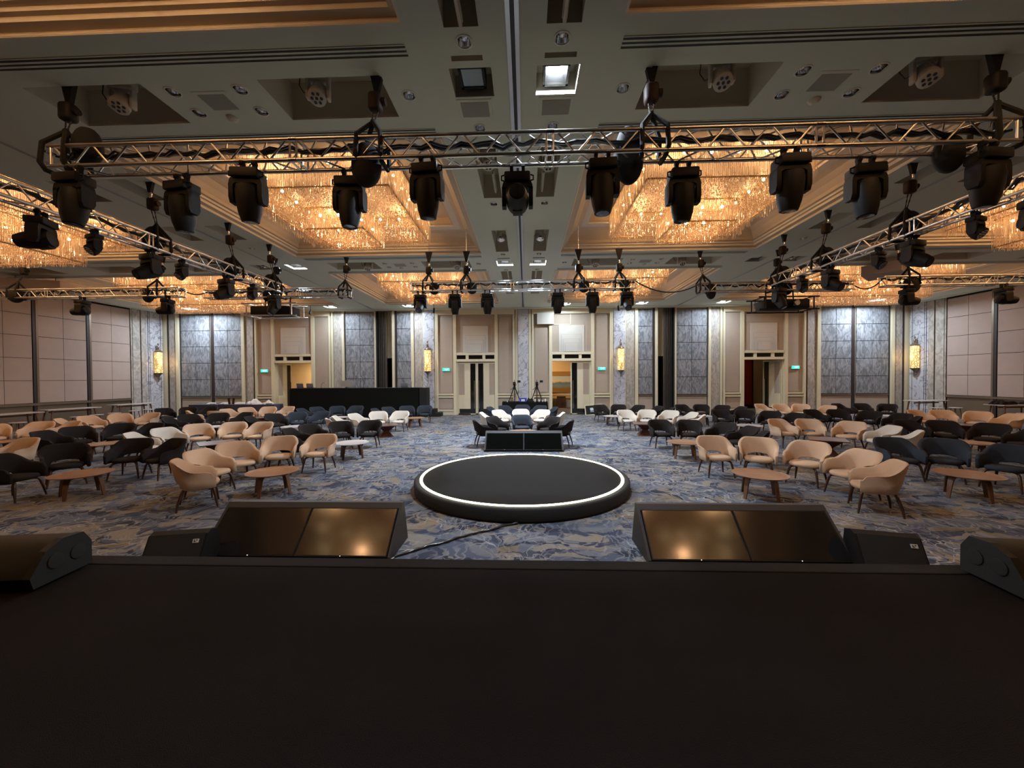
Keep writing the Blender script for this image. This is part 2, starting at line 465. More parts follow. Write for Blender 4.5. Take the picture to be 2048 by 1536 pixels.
def point(name, loc, power, col, rad=0.1):
    ld = bpy.data.lights.new(name, 'POINT'); ld.energy = power; ld.color = col; ld.shadow_soft_size = rad
    o = bpy.data.objects.new(name, ld); COL.objects.link(o); o.location = loc
    return o

# ------------------------------------------------------------------ light from the lamps of the room (large ones first)
# floodlights are placed with their housings further down; their builder adds the lamp

# ------------------------------------------------------------------ floor
b = MB(); b.quad((-SW - 0.3, YB, 0), (SW + 0.3, YB, 0), (SW + 0.3, D + 0.02, 0), (-SW - 0.3, D + 0.02, 0))
b.box(-SW - 0.3, SW + 0.3, YB, D, -0.2, -0.02)
struct(b.build('floor', 'carpet', recalc=False))

# ------------------------------------------------------------------ ceiling with its pockets
PITCH_Y = 7.87
COF_Y = [(-1.57, 4.25), (6.30, 12.13), (14.15, 19.95)]
COF_X = [(-19.6, -9.75), (-7.2, -1.23), (1.23, 7.2), (9.75, 19.6)]
holes = [(x0, x1, y0, y1, None) for x0, x1 in COF_X for y0, y1 in COF_Y]
pockets = []
for k in (0, 1):
    dy = k * PITCH_Y
    for x0, x1 in ((1.75, 3.38), (4.97, 6.6), (10.3, 11.9), (13.5, 15.1), (16.7, 18.3)):
        pockets += [(x0, x1, 4.98 + dy, 5.77 + dy, 0.55), (-x1, -x0, 4.98 + dy, 5.77 + dy, 0.55)]
FLOODS = []       # x, y, lit
for s in (-1, 1):
    def pk(x0, x1, y0, y1, d):
        pockets.append((min(s * x0, s * x1), max(s * x0, s * x1), y0, y1, d))
    pk(0.38, 0.77, 2.9, 4.34, 0.35)
    pk(0.38, 0.77, 4.72, 4.80, 0.10)
    pk(0.29, 0.83, 4.91, 5.41, 0.30)
    pk(0.37, 0.76, 6.55, 8.43, 0.50)
    pk(0.38, 0.77, 10.28, 12.00, 0.50)
    pk(0.38, 0.77, 12.62, 12.72, 0.10)
    pk(0.29, 0.83, 12.95, 13.5, 0.22)
    pk(0.38, 0.77, 14.2, 15.4, 0.35)
    pk(0.38, 0.77, 16.3, 18.0, 0.35)
    for xx in (7.62, 8.86):
        pk(xx, xx + 0.5, 12.95, 13.5, 0.22)
        pk(xx + 0.05, xx + 0.45, 9.6, 10.6, 0.3)
        pk(xx + 0.05, xx + 0.45, 7.3, 8.2, 0.3)
FAR = [-18.4, -10.5, -6.2, 2.25, 6.3, 10.55, 18.4]
for x in FAR:
    pockets.append((x - 0.26, x + 0.26, 20.4, 20.92, 0.14))
DOWNS = []
for s in (-1, 1):
    DOWNS += [(s * 0.57, 4.53), (s * 0.57, 6.08), (s * 0.57, 8.72), (s * 0.57, 12.25), (s * 0.57, 14.0)]
    for k in (0, 1):
        dy = k * PITCH_Y
        for x in (3.72, 4.66):
            DOWNS += [(s * x, 5.14 + dy), (s * x, 5.56 + dy)]
        DOWNS += [(s * 1.47, 5.34 + dy), (s * 9.0, 5.34 + dy)]
    DOWNS += [(s * 8.05, 8.9), (s * 8.05, 11.3), (s * 8.05, 6.4), (s * 8.05, 4.4)]
allh = [(a, c, d, e) for a, c, d, e, _ in holes] + [(a, c, d, e) for a, c, d, e, _ in pockets] + [(x - 0.07, x + 0.07, y - 0.07, y + 0.07) for x, y in DOWNS]
def plate(mb, X0, X1, Y0, Y1, hs, P, mi=0):
    xs = sorted({X0, X1, *[h[0] for h in hs], *[h[1] for h in hs]}); xs = [x for x in xs if X0 <= x <= X1]
    ys = sorted({Y0, Y1, *[h[2] for h in hs], *[h[3] for h in hs]}); ys = [y for y in ys if Y0 <= y <= Y1]
    for j in range(len(ys) - 1):
        cy = (ys[j] + ys[j + 1]) / 2
        run = None
        for i in range(len(xs)):
            free = False
            if i < len(xs) - 1:
                cx = (xs[i] + xs[i + 1]) / 2
                free = not any(h[0] < cx < h[1] and h[2] < cy < h[3] for h in hs)
            if free and run is None: run = xs[i]
            if not free and run is not None:
                mb.quad(P(run, ys[j]), P(xs[i], ys[j]), P(xs[i], ys[j + 1]), P(run, ys[j + 1]), mi); run = None
cm = MB()
plate(cm, -SW, SW, YB, D, allh, lambda x, y: (x, y, HC), 0)
for x0, x1, y0, y1, d in pockets:
    z = HC + d
    cm.quad((x0, y0, HC), (x1, y0, HC), (x1, y0, z), (x0, y0, z), 1)
    cm.quad((x0, y1, HC), (x1, y1, HC), (x1, y1, z), (x0, y1, z), 1)
    cm.quad((x0, y0, HC), (x0, y1, HC), (x0, y1, z), (x0, y0, z), 1)
    cm.quad((x1, y0, HC), (x1, y1, HC), (x1, y1, z), (x1, y0, z), 1)
    cm.quad((x0, y0, z), (x1, y0, z), (x1, y1, z), (x0, y1, z), 1)
cm.box(-SW - 0.3, SW + 0.3, YB, D + 0.3, 7.3, 7.4, 1)
struct(cm.build('ceiling', ['ceil', 'ceil_dark'], recalc=False))

# stepped, lit coffers
PROF = [(0, HC, 1), (0.0, HC + 0.05, 1), (0.10, HC + 0.07, 0), (0.10, HC + 0.13, 1), (0.15, HC + 0.14, 0), (0.15, HC + 0.19, 1),
        (0.21, HC + 0.20, 0), (0.21, HC + 0.28, 0), (0.30, HC + 0.40, 0), (0.42, HC + 0.50, 0), (0.56, HC + 0.55, 0), (0.74, HC + 0.57, 1),
        (0.74, HC + 0.62, 1), (0.80, HC + 0.63, 0), (0.80, HC + 0.82, 0)]
ti = 1
for x0, x1 in COF_X:
    for y0, y1 in COF_Y:
        c = MB(); rings = []
        for off, z, mi in PROF:
            rings.append([(x0 + off, y0 + off, z), (x1 - off, y0 + off, z), (x1 - off, y1 - off, z), (x0 + off, y1 - off, z)])
        for i in range(len(rings) - 1):
            for k in range(4):
                c.quad(rings[i][k], rings[i][(k + 1) % 4], rings[i + 1][(k + 1) % 4], rings[i + 1][k], PROF[i + 1][2])
        c.quad(*rings[-1], 0)
        # small lip that catches the light
        for k in range(4):
            a = Vector(rings[0][k]); d2 = Vector(rings[0][(k + 1) % 4])
            c.tube([a, d2], 0.018, 6, 1)
        struct(c.build('trim_%d' % ti, ['coffer', 'coffer_edge'], recalc=False)); ti += 1

# tracks of the folding partitions
for x, w in ((0, 0.05), (-8.48, 0.025), (8.48, 0.025)):
    c = MB()
    c.box(x - w / 2, x + w / 2, YB, D, HC - 0.004, HC + 0.02, 0)
    rw = 0.05 if x == 0 else 0.015
    for s in (-1, 1):
        c.box(x + s * (w / 2 + rw / 2) - rw / 2, x + s * (w / 2 + rw / 2) + rw / 2, YB, D, HC - 0.014, HC + 0.02, 1)
    struct(c.build('trim_%d' % ti, ['slot', 'rail'], recalc=False)); ti += 1
# edge beam along the back wall and the side walls
c = MB(); c.box(-SW, SW, D - 0.55, D, HC - 0.03, HC + 0.05)
for s in (-1, 1): c.box(min(s * 20.9, s * SW), max(s * 20.9, s * SW), YB, D, HC - 0.03, HC + 0.05)
struct(c.build('trim_%d' % ti, 'ceil')); ti += 1

# ------------------------------------------------------------------ walls
DOORX = [-13.34, -2.68, 2.68, 13.34]
DH, DW = 3.05, 1.08
wh = [(x - DW, x + DW, 0, DH) for x in DOORX] + [(1.74, 2.66, 5.14, 5.76), (7.56, 8.46, 0, HC), (-8.46, -7.56, 0, HC)]
w = MB(); plate(w, -SW, SW, 0, HC + 0.05, wh, lambda x, z: (x, D, z))
w.box(-SW, SW, D + 0.28, D + 0.3, 3.3, HC + 0.1)
for x in DOORX:   # door reveals
    for s in (-1, 1): w.quad((x + s * DW, D, 0), (x + s * DW, D + 0.28, 0), (x + s * DW, D + 0.28, DH), (x + s * DW, D, DH))
    w.quad((x - DW, D, DH), (x + DW, D, DH), (x + DW, D + 0.28, DH), (x - DW, D + 0.28, DH))
wall = struct(w.build('wall_back', 'wallc', recalc=False))

def mirror_box(mb, s, x0, x1, y0, y1, z0, z1, mi=0, r=0):
    a, c = (x0, x1) if s > 0 else (-x1, -x0)
    if r: mb.rbox(a, c, y0, y1, z0, z1, r, mi)
    else: mb.box(a, c, y0, y1, z0, z1, mi)

def child(mb, name, mats, sm=None, par=None):
    return mb.build(name, mats, par or wall, smooth=sm)

GR_Z = [1.13, 2.11, 3.08, 4.04, 4.97, 5.92]
for s in (-1, 1):
    # marble pilasters (centre one only once)
    if s > 0:
        c = MB(); c.box(-0.30, 0.30, D - 0.16, D, 0, HC); child(c, 'marble_column', 'marble')
        c = MB()
        for k in (-1, 1): c.box(min(k * 0.30, k * 0.44), max(k * 0.30, k * 0.44), D - 0.12, D, 0, HC)
        child(c, 'column_border', 'wallc')
        c = MB()
        for k in (-1, 1): c.box(k * 0.30 - 0.012, k * 0.30 + 0.012, D - 0.163, D, 0, HC)
        child(c, 'column_joint', 'bronze')
    c = MB(); mirror_box(c, s, 5.08, 5.72, D - 0.16, D, 0, HC); child(c, 'marble_column', 'marble')
    c = MB(); mirror_box(c, s, 4.98, 5.06, D - 0.13, D, 0, HC); mirror_box(c, s, 5.72, 5.75, D - 0.14, D, 0, HC, 0); child(c, 'column_border', 'wallc')
    c = MB(); mirror_box(c, s, 5.78, 6.24, D - 0.06, D, 0, HC); mirror_box(c, s, 10.48, 10.94, D - 0.08, D, 0, HC)
    mirror_box(c, s, 15.76, 16.2, D - 0.06, D, 0, HC); mirror_box(c, s, 20.42, 20.82, D - 0.05, D, 0, HC); child(c, 'stone_pilaster', 'stone')
    c = MB()
    for x0, x1 in ((6.27, 6.44), (7.40, 7.53), (8.50, 8.56), (10.33, 10.46), (10.97, 11.08), (16.24, 16.42), (20.2, 20.36)):
        mirror_box(c, s, x0, x1, D - 0.13, D, 0, HC, 0, 0)
    child(c, 'pilaster_trim', 'wallc')
    c = MB()
    for x0, x1 in ((6.24, 6.27), (7.28, 7.40), (8.46, 8.50), (10.28, 10.33), (15.72, 15.76), (16.20, 16.24), (18.13, 18.33), (20.12, 20.2), (20.82, 20.95)):
        mirror_box(c, s, x0, x1, D - 0.02, D, 0, HC, 0)
    child(c, 'dark_reveal', 'darkgap')
    # grey panels in two columns of tiles
    for x0, x1 in ((6.46, 7.27), (8.58, 10.27), (16.46, 18.11), (18.36, 20.10)):
        c = MB()
        nx = 1 if x1 - x0 < 1 else 2
        for i in range(nx):
            a = x0 + (x1 - x0) * i / nx; e = x0 + (x1 - x0) * (i + 1) / nx
            for j in range(5):
                mirror_box(c, s, a + 0.012, e - 0.012, D - 0.045, D, GR_Z[j] + 0.013, GR_Z[j + 1] - 0.013, 0)
        child(c, 'grey_wall_panel', 'grey_panel')
        c = MB(); mirror_box(c, s, x0, x1, D - 0.012, D, 1.1, 5.95); child(c, 'panel_backing', 'darkgap')
        c = MB(); mirror_box(c, s, x0, x1, D - 0.07, D, 1.03, 1.11); mirror_box(c, s, x0, x1, D - 0.03, D, 0.12, 1.0, 1); mirror_box(c, s, x0, x1, D - 0.06, D, 0, 0.12, 0)
        child(c, 'dado', ['bronze', 'wallf'])
    # door bays
    for cx in (2.73, 13.37):
        c = MB()
        H = 2.24
        fr = [(-H, -H + 0.10), (H - 0.10, H), (-1.27, -1.10), (1.10, 1.27)]
        for a, e in fr: mirror_box(c, s, cx + a, cx + e, D - 0.14, D, 0, 5.9)
        mirror_box(c, s, cx - H, cx + H, D - 0.12, D, 5.72, 6.0)
        for a, e in ((-H, -1.2), (1.2, H)):
            for z0, z1 in ((1.14, 1.21), (0.99, 1.06), (0.22, 0.30)): mirror_box(c, s, cx + a, cx + e, D - 0.115, D, z0, z1)
            mirror_box(c, s, cx + a, cx + e, D - 0.06, D, 0, 0.3)
        mirror_box(c, s, cx - 1.2, cx + 1.2, D - 0.12, D, 3.42, 3.56); mirror_box(c, s, cx - 1.2, cx + 1.2, D - 0.12, D, DH, 3.19)
        for a, e in ((-1.1, -1.08), (-0.56, -0.40), (0.40, 0.56), (1.08, 1.1)): mirror_box(c, s, cx + a, cx + e, D - 0.10, D, 3.19, 3.42)
        child(c, 'door_bay_frame', 'wallc')
        c = MB()
        for a, e in ((-H + 0.1, -1.27), (1.27, H - 0.1)):
            mirror_box(c, s, cx + a, cx + e, D - 0.02, D, 1.2, 5.74); mirror_box(c, s, cx + a, cx + e, D - 0.02, D, 0.3, 1.0)
            # raised inner field, gives the thin shadow line
            mirror_box(c, s, cx + a + 0.07, cx + e - 0.07, D - 0.04, D, 1.27, 5.6, 0, 0.012); mirror_box(c, s, cx + a + 0.07, cx + e - 0.07, D - 0.04, D, 0.36, 0.93, 0, 0.012)
        mirror_box(c, s, cx - 1.1, cx + 1.1, D - 0.025, D, 3.56, 5.74)
        mirror_box(c, s, cx - 1.06, cx + 1.06, D - 0.04, D, 5.15, 5.7) if not (s > 0 and cx < 5) else None
        child(c, 'fabric_panel', 'wallf')
        c = MB()
        mirror_box(c, s, cx - 0.72, cx + 0.72, D - 0.07, D, 3.57, 5.08)
        for k, (ww, zz) in enumerate(((0.56, 4.54), (0.46, 4.28), (0.36, 4.05))): mirror_box(c, s, cx - ww, cx + ww, D - 0.09 - 0.02 * k, D, 3.57, zz)
        child(c, 'relief_panel', 'wallw')
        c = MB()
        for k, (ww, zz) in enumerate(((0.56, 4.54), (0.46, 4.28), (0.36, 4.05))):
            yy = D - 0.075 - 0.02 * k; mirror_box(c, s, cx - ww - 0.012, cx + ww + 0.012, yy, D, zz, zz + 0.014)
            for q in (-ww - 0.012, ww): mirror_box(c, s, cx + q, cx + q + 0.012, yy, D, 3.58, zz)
        child(c, 'relief_shade_line', 'grillec')  # thin dark strips draw the shade lines along the raised steps
        c = MB()
        for a, e in ((-1.08, -0.56), (-0.40, 0.40), (0.56, 1.08)): mirror_box(c, s, cx + a, cx + e, D - 0.02, D, 3.19, 3.42)
        child(c, 'transom_glass', 'glass_dark')
    # partition pockets
    c = MB(); x0, x1 = (7.56, 8.46) if s > 0 else (-8.46, -7.56)
    c.quad((x0, D, 0), (x0, D + 1.6, 0), (x0, D + 1.6, HC), (x0, D, HC)); c.quad((x1, D, 0), (x1, D + 1.6, 0), (x1, D + 1.6, HC), (x1, D, HC))
    c.quad((x0, D + 1.6, 0), (x1, D + 1.6, 0), (x1, D + 1.6, HC), (x0, D + 1.6, HC)); c.quad((x0, D, HC), (x1, D, HC), (x1, D + 1.6, HC), (x0, D + 1.6, HC)); c.quad((x0, D, 0), (x1, D, 0), (x1, D + 1.6, 0), (x0, D + 1.6, 0))
    child(c, 'partition_pocket', 'blackm')
    c = MB()
    for k in range(4): mirror_box(c, s, 7.95 + k * 0.12, 8.04 + k * 0.12, D + 0.05 + 0.03 * k, D + 1.4, 0.02, HC - 0.05)
    child(c, 'folded_partition', 'airwall')
    c = MB(); mirror_box(c, s, 7.90, 7.93, D + 0.03, D + 0.06, 0.02, HC - 0.05); child(c, 'partition_edge', 'bronze')

# side walls
for s, nm in ((-1, 'wall_left'), (1, 'wall_right')):
    w = MB(); w.quad((s * SW, YB, 0), (s * SW, D, 0), (s * SW, D, HC + 0.05), (s * SW, YB, HC + 0.05))
    w.box(min(s * SW, s * (SW + 0.3)), max(s * SW, s * (SW + 0.3)), YB, D + 0.3, 0, HC + 0.3)
    ws = struct(w.build(nm, 'wallf', recalc=False))
    def sb(mb, d, y0, y1, z0, z1, mi=0):
        mb.box(min(s * (SW - d), s * SW), max(s * (SW - d), s * SW), y0, y1, z0, z1, mi)
    y = 20.08; k = 0
    c1 = MB(); c2 = MB(); c3 = MB()
    while y - 1.85 > YB:
        for i in range(2):
            for j in range(5):
                sb(c1, 0.045, y - 1.85 + 0.925 * i + 0.008, y - 1.85 + 0.925 * (i + 1) - 0.008, GR_Z[j] + 0.01, GR_Z[j + 1] - 0.01)
        sb(c2, 0.012, y - 1.85, y, 1.1, 5.95)
        sb(c2, 0.05, y - 2.04, y - 1.93, 0.1, 5.95)
        sb(c3, 0.06, y - 1.93, y - 1.85, 0.1, 5.95)
        sb(c3, 0.015, y - 1.85, y, 0.14, 1.0)
        y -= 2.07
    c1.build('linen_wall_panel', 'side_panel', ws); c2.build('dark_reveal', 'darkgap', ws); c3.build('panel_post', 'bronze', ws)
    c = MB(); sb(c, 0.08, YB, 20.12, 1.02, 1.12); sb(c, 0.07, YB, 20.12, 0, 0.13); c.build('dado_rail', 'bronze', ws)
    c = MB(); sb(c, 0.06, 20.22, 20.62, 0, HC); sb(c, 0.03, 20.14, 20.22, 0, HC); c.build('stone_pilaster', 'stone', ws)
    c = MB(); sb(c, 0.09, 20.66, 20.93, 0, HC); c.build('bronze_pilaster', 'stone', ws)
    c = MB(); sb(c, 0.13, 21.02, 21.80, 0, HC); c.build('marble_column', 'marble', ws)
    c = MB(); sb(c, 0.10, 20.93, 21.0, 0, HC); sb(c, 0.10, 21.82, 21.9, 0, HC); c.build('column_border', 'marble', ws)
    c = MB(); sb(c, 0.136, 21.08, 21.10, 0, HC); sb(c, 0.136, 21.72, 21.74, 0, HC); c.build('column_joint', 'darkgap', ws)
w = MB(); w.quad((-SW, YB, 0), (SW, YB, 0), (SW, YB, HC + 0.05), (-SW, YB, HC + 0.05)); struct(w.build('wall_front', 'drape', recalc=False))

# ------------------------------------------------------------------ doors and foyer behind them
def leaf(name, hinge, sgn, ang, par):
    # sgn +1: leaf runs to +x from its hinge; ang swings it into the foyer
    e = bpy.data.objects.new(name, None); COL.objects.link(e); e.parent = par
    e.location = (hinge, D + 0.10, 0); e.rotation_euler = (0, 0, sgn * ang)
    def bx(mb, x0, x1, y0, y1, z0, z1, mi=0): mb.box(min(sgn * x0, sgn * x1), max(sgn * x0, sgn * x1), y0, y1, z0, z1, mi)
    c = MB(); bx(c, 0, 0.70, -0.03, 0.03, 0.02, DH - 0.02); bx(c, 1.0, 1.07, -0.03, 0.03, 0.02, DH - 0.02); bx(c, 0.0, 1.07, -0.028, 0.028, DH - 0.10, DH - 0.02); bx(c, 0, 1.07, -0.03, 0.03, 0.02, 0.07)
    c.build('door_panel', 'wallc', e)
    c = MB(); bx(c, 0.70, 1.0, -0.015, 0.015, 0.05, DH - 0.1); bx(c, 0.06, 1.0, -0.036, 0.036, 0.08, 0.34); c.build('door_glass', 'glass_dark', e)
    c = MB(); bx(c, 0.03, 0.36, -0.036, 0.036, 1.15, DH - 0.12); c.build('door_inset', 'wallf', e)
    c = MB(); c.tube([(sgn * 0.93, -0.09, 0.35), (sgn * 0.93, -0.09, 1.95)], 0.018, 8); c.tube([(sgn * 0.93, -0.09, 0.5), (sgn * 0.93, -0.02, 0.5)], 0.01, 6); c.tube([(sgn * 0.93, -0.09, 1.8), (sgn * 0.93, -0.02, 1.8)], 0.01, 6)
    c.build('door_handle', 'chrome', e)
for i, (x, a1, a2) in enumerate(((-13.34, R(82), R(95)), (-2.68, 0, 0), (2.68, R(97), 0), (13.34, R(100), R(70)))):
    e = empty('door_%d' % (i + 1)); struct(e)
    leaf('left_leaf', x - DW + 0.005, 1, a1, e); leaf('right_leaf', x + DW - 0.005, -1, a2, e)

FY = 27.5
f = MB(); f.quad((-18, D, 0), (18, D, 0), (18, FY, 0), (-18, FY, 0)); struct(f.build('floor_foyer', 'carpet', recalc=False))
f = MB(); f.quad((-18, FY, 0), (18, FY, 0), (18, FY, 3.6), (-18, FY, 3.6)); f.box(-18, 18, FY - 0.04, FY, 0, 0.15)
for x in (-18, 18, -8, 8): f.quad((x, D + 0.3, 0), (x, FY, 0), (x, FY, 3.6), (x, D + 0.3, 3.6))
struct(f.build('wall_foyer', 'foyer', recalc=False))
f = MB(); f.quad((-18, D + 0.29, 3.6), (18, D + 0.29, 3.6), (18, FY, 3.6), (-18, FY, 3.6)); struct(f.build('ceiling_foyer', 'foyer', recalc=False))
def painting(x, y, z0, z1, w, label):
    o = empty('framed_painting', (x, y, 0))
    tag(o, label, 'painting', 'paintings in the foyer')
    c = MB()
    for k, (t, d) in enumerate(((0.10, 0.08), (0.22, 0.05))):
        a = w / 2 - (0 if k == 0 else 0.10)
        zz0, zz1 = z0 + (0 if k == 0 else 0.10), z1 - (0 if k == 0 else 0.10)
        c.box(-a, a, -d, 0, zz1 - t, zz1); c.box(-a, a, -d, 0, zz0, zz0 + t); c.box(-a, -a + t, -d, 0, zz0, zz1); c.box(a - t, a, -d, 0, zz0, zz1)
    c.build('frame', 'gold', o)
    c = MB(); c.box(-w / 2 + 0.3, w / 2 - 0.3, -0.03, -0.01, z0 + 0.3, z1 - 0.3); c.build('canvas', 'paint', o)
    return o
painting(2.5, FY, 1.05, 2.55, 2.9, 'gilt-framed landscape painting seen through the open door right of centre')
painting(-14.2, FY, 1.3, 2.5, 1.7, 'gilt-framed painting in the foyer seen through the far left doorway')
o = empty('console_table', (2.6, FY - 0.45, 0)); tag(o, 'dark console table under the gilt-framed painting in the foyer', 'table')
c = MB(); c.rbox(-1.2, 1.2, -0.25, 0.25, 0.80, 0.88, 0.01); c.build('tabletop', 'gold', o)
c = MB(); c.box(-0.3, 0.3, -0.2, 0.2, 0, 0.8); c.build('pedestal', 'walnut', o)
for q in (-1.1, 1.0):
    c = MB(); c.rbox(q, q + 0.1, -0.2, 0.2, 0, 0.8, 0.01); c.build('leg', 'walnut', o)
o = empty('folding_screen', (12.6, 26.2, 0)); tag(o, 'red panelled screen standing in the foyer behind the far right doorway', 'screen')
for k in range(4):
    c = MB(); c.box(-1.0 + k * 0.9, -1.0 + k * 0.9 + 0.86, -0.03 - 0.05 * (k % 2), 0.0, 0.25, 3.3); c.build('red_panel', 'red', o)
c = MB(); c.box(-1.1, 2.7, 0, 0.05, 0, 3.35); c.build('frame', 'walnut', o)
o = empty('arched_wall_lamp', (11.35, 26.3, 0)); tag(o, 'tall arched lit panel in the foyer left of the red screen', 'lamp')
c = MB(); c.rbox(-0.22, 0.22, -0.06, 0, 0.6, 2.6, 0.05); c.build('lamp_frame', 'gold', o)
c = MB(); c.rbox(-0.14, 0.14, -0.075, -0.05, 0.7, 2.45, 0.02); c.build('lamp_panel', glow('foyer_lamp', (1, 0.72, 0.35), 2.5), o)
o = empty('foyer_ceiling_lamp', (1.45, 26.0, 3.6)); tag(o, 'small glowing ceiling lamp in the foyer above the painting', 'lamp')
c = MB(); c.lathe([(0.03, -0.22), (0.2, -0.18), (0.3, -0.08), (0.34, 0)], 20); c.build('lamp_bowl', glow('foyer_bowl', (1, 0.75, 0.4), 3), o, smooth=60)
point('foyer_light', (1.45, 25.6, 2.9), 60, (1.0, 0.62, 0.28), 0.2)
for x, p in ((3.6, 35), (-2.7, 12)): area('foyer_light', (x, 24.8, 3.55), 0.6, p, (1.0, 0.66, 0.34))
for x, p in ((-14.3, 80), (-12.6, 90), (13.4, 22), (11.3, 14)): area('foyer_light', (x, 26.0, 3.5), 0.5, p, (1.0, 0.72, 0.40))

# ------------------------------------------------------------------ stage, round platform, screens and speakers in front
SZ, SY = 0.60, 3.15
o = empty('stage_platform', (0, 0, 0)); tag(o, 'large black carpeted stage filling the foreground', 'stage')
c = MB(); c.rbox(-9, 9, YB + 0.3, SY - 0.16, SZ - 0.04, SZ, 0.008); c.build('stage_top', 'stage', o)
c = MB(); c.rbox(-9, 9, SY - 0.155, SY, SZ - 0.045, SZ + 0.002, 0.012); c.build('stage_edge', 'round_top', o)
c = MB(); c.box(-8.98, 8.98, YB + 0.3, SY - 0.02, 0, SZ - 0.045); c.build('stage_skirt', 'drape', o)

o = empty('round_stage', (0.03, 7.54, 0)); tag(o, 'low round black stage with a glowing white ring near its rim', 'stage')
RR, RH = 2.05, 0.21
c = MB(); c.lathe([(RR - 0.03, 0), (RR - 0.03, 0.02), (RR, 0.03), (RR, RH - 0.02), (RR - 0.02, RH)], 128); c.build('skirt', 'round_side', o, smooth=50)
c = MB(); c.lathe([(RR - 0.03, RH - 0.01), (RR - 0.03, RH + 0.003), (RR - 0.10, RH + 0.004)], 128); c.build('rim', 'round_side', o, smooth=50)
c = MB(); c.lathe([(RR - 0.16, RH), (RR - 0.16, RH + 0.006)], 128); c.build('round_top', 'round_top', o)
c = MB(); n = 160
for k in range(n):
    a0, a1 = 2 * PI * k / n, 2 * PI * (k + 1) / n
    for (ra, za, rb, zb) in ((RR - 0.158, RH + 0.007, RR - 0.150, RH + 0.018), (RR - 0.150, RH + 0.018, RR - 0.113, RH + 0.018), (RR - 0.113, RH + 0.018, RR - 0.105, RH + 0.007)):
        c.quad((ra * math.cos(a0), ra * math.sin(a0), za), (rb * math.cos(a0), rb * math.sin(a0), zb), (rb * math.cos(a1), rb * math.sin(a1), zb), (ra * math.cos(a1), ra * math.sin(a1), za))
c.build('light_ring', 'led', o, recalc=False)

# twin-screen floor monitors, tilted towards the stage
def floor_monitor(x, y, label, scr='screen'):
    o = empty('floor_monitor', (x, y, 0)); tag(o, label, 'monitor', 'tilted twin-screen floor monitors')
    W = 1.13
    # cabinet cross-section (y, z): screen face slopes up and away from the viewer on the stage
    a = (-0.34, 0.0); f0 = (-0.34, 0.05); f1 = (0.14, 0.53); k1 = (0.20, 0.53); k0 = (0.34, 0.0)
    c = MB()
    for s in (-1, 1): c.prism([a, f0, f1, k1, k0], 'x', min(s * W, s * (W - 0.03)), max(s * W, s * (W - 0.03)))
    c.prism([(-0.31, 0.0), (-0.31, 0.03), (0.15, 0.49), (0.19, 0.49), (0.31, 0.0)], 'x', -W + 0.03, W - 0.03)
    c.build('cabinet', 'screen_frame', o)
    c = MB()
    c.prism([(0.085, 0.475), (0.14, 0.53), (0.20, 0.53), (0.20, 0.49)], 'x', -W + 0.03, W - 0.03); c.build('top_rail', 'screen_frame', o)
    d = Vector((0, 0.48, 0.48)).normalized(); nrm = Vector((0, -1, 1)).normalized()
    base = Vector((0, -0.335, 0.045))
    for s in (-1, 1):
        c = MB()
        def P(u, v, w): return Vector((u, 0, 0)) + base + d * v + nrm * w
        x0, x1 = (-W + 0.04, -0.004) if s < 0 else (0.004, W - 0.04)
        vs = [P(x0, 0.005, -0.02), P(x1, 0.005, -0.02), P(x1, 0.60, -0.02), P(x0, 0.60, -0.02), P(x0, 0.005, 0.012), P(x1, 0.005, 0.012), P(x1, 0.60, 0.012), P(x0, 0.60, 0.012)]
        c.add(vs, [(0, 3, 2, 1), (4, 5, 6, 7), (0, 1, 5, 4), (1, 2, 6, 5), (2, 3, 7, 6), (3, 0, 4, 7)])
        bz = c.build('bezel', 'black', o)
        c = MB(); c.add([P(x0 + 0.012, 0.018, 0.0135), P(x1 - 0.012, 0.018, 0.0135), P(x1 - 0.012, 0.588, 0.0135), P(x0 + 0.012, 0.588, 0.0135)], [(0, 1, 2, 3)])
        c.build('screen', scr, bz, recalc=False)
        c = MB(); c.sphere(P((x0 + x1) / 2, 0.010, 0.014), 0.005, 0, 8, 6); c.build('standby_light', glow('standby', (1, 0.85, 0.7), 1.2), bz)
    return o
floor_monitor(-2.57, 4.66, 'tilted twin-screen floor monitor left of the round stage, reflecting orange light')
floor_monitor(2.62, 4.66, 'tilted twin-screen floor monitor right of the round stage, in front of the oak coffee table')
floor_monitor(0.06, 11.24, 'tilted twin-screen floor monitor behind the round stage, on the centre aisle', 'screen_matt')

def badge(par, mtx):
    c = MB(); c.box(-0.03, 0.03, -0.004, 0, -0.02, 0.02, 0, mtx); b_ = c.build('badge', 'stripe_w', par)
    c = MB(); c.box(-0.017, -0.009, -0.006, -0.003, -0.012, 0.012, 0, mtx); c.box(-0.017, 0.004, -0.006, -0.003, -0.012, -0.005, 0, mtx); c.box(0.004, 0.017, -0.006, -0.003, 0.002, 0.012, 0, mtx); c.build('badge_mark', 'black', b_)

def wedge(x, y, rz, label, mir):
    o = empty('floor_speaker', (x, y, 0), rz); tag(o, label, 'speaker', 'floor speakers below the stage edge')
    c = MB()
    prof = [(-0.16, 0), (-0.20, 0.08), (-0.02, 0.385), (0.06, 0.41), (0.18, 0.37), (0.24, 0.0)]
    c.prism(prof, 'x', -0.29, 0.29); c.build('cabinet', 'black', o, smooth=35)
    c = MB(); c.prism([(-0.205, 0.085), (-0.212, 0.09), (-0.03, 0.395), (-0.022, 0.388)], 'x', -0.27, 0.27); c.build('grille', 'grille', o)
    m = Matrix.Translation(Vector((0.20 * mir, -0.075, 0.325))) @ Matrix.Rotation(R(-30), 4, 'X')
    badge(o, m)
wedge(-3.73, 4.12, R(12), 'black floor speaker left of the left tilted monitor', 1)
wedge(3.98, 4.24, R(-14), 'black floor speaker with pale badge right of the right tilted monitor', 1)

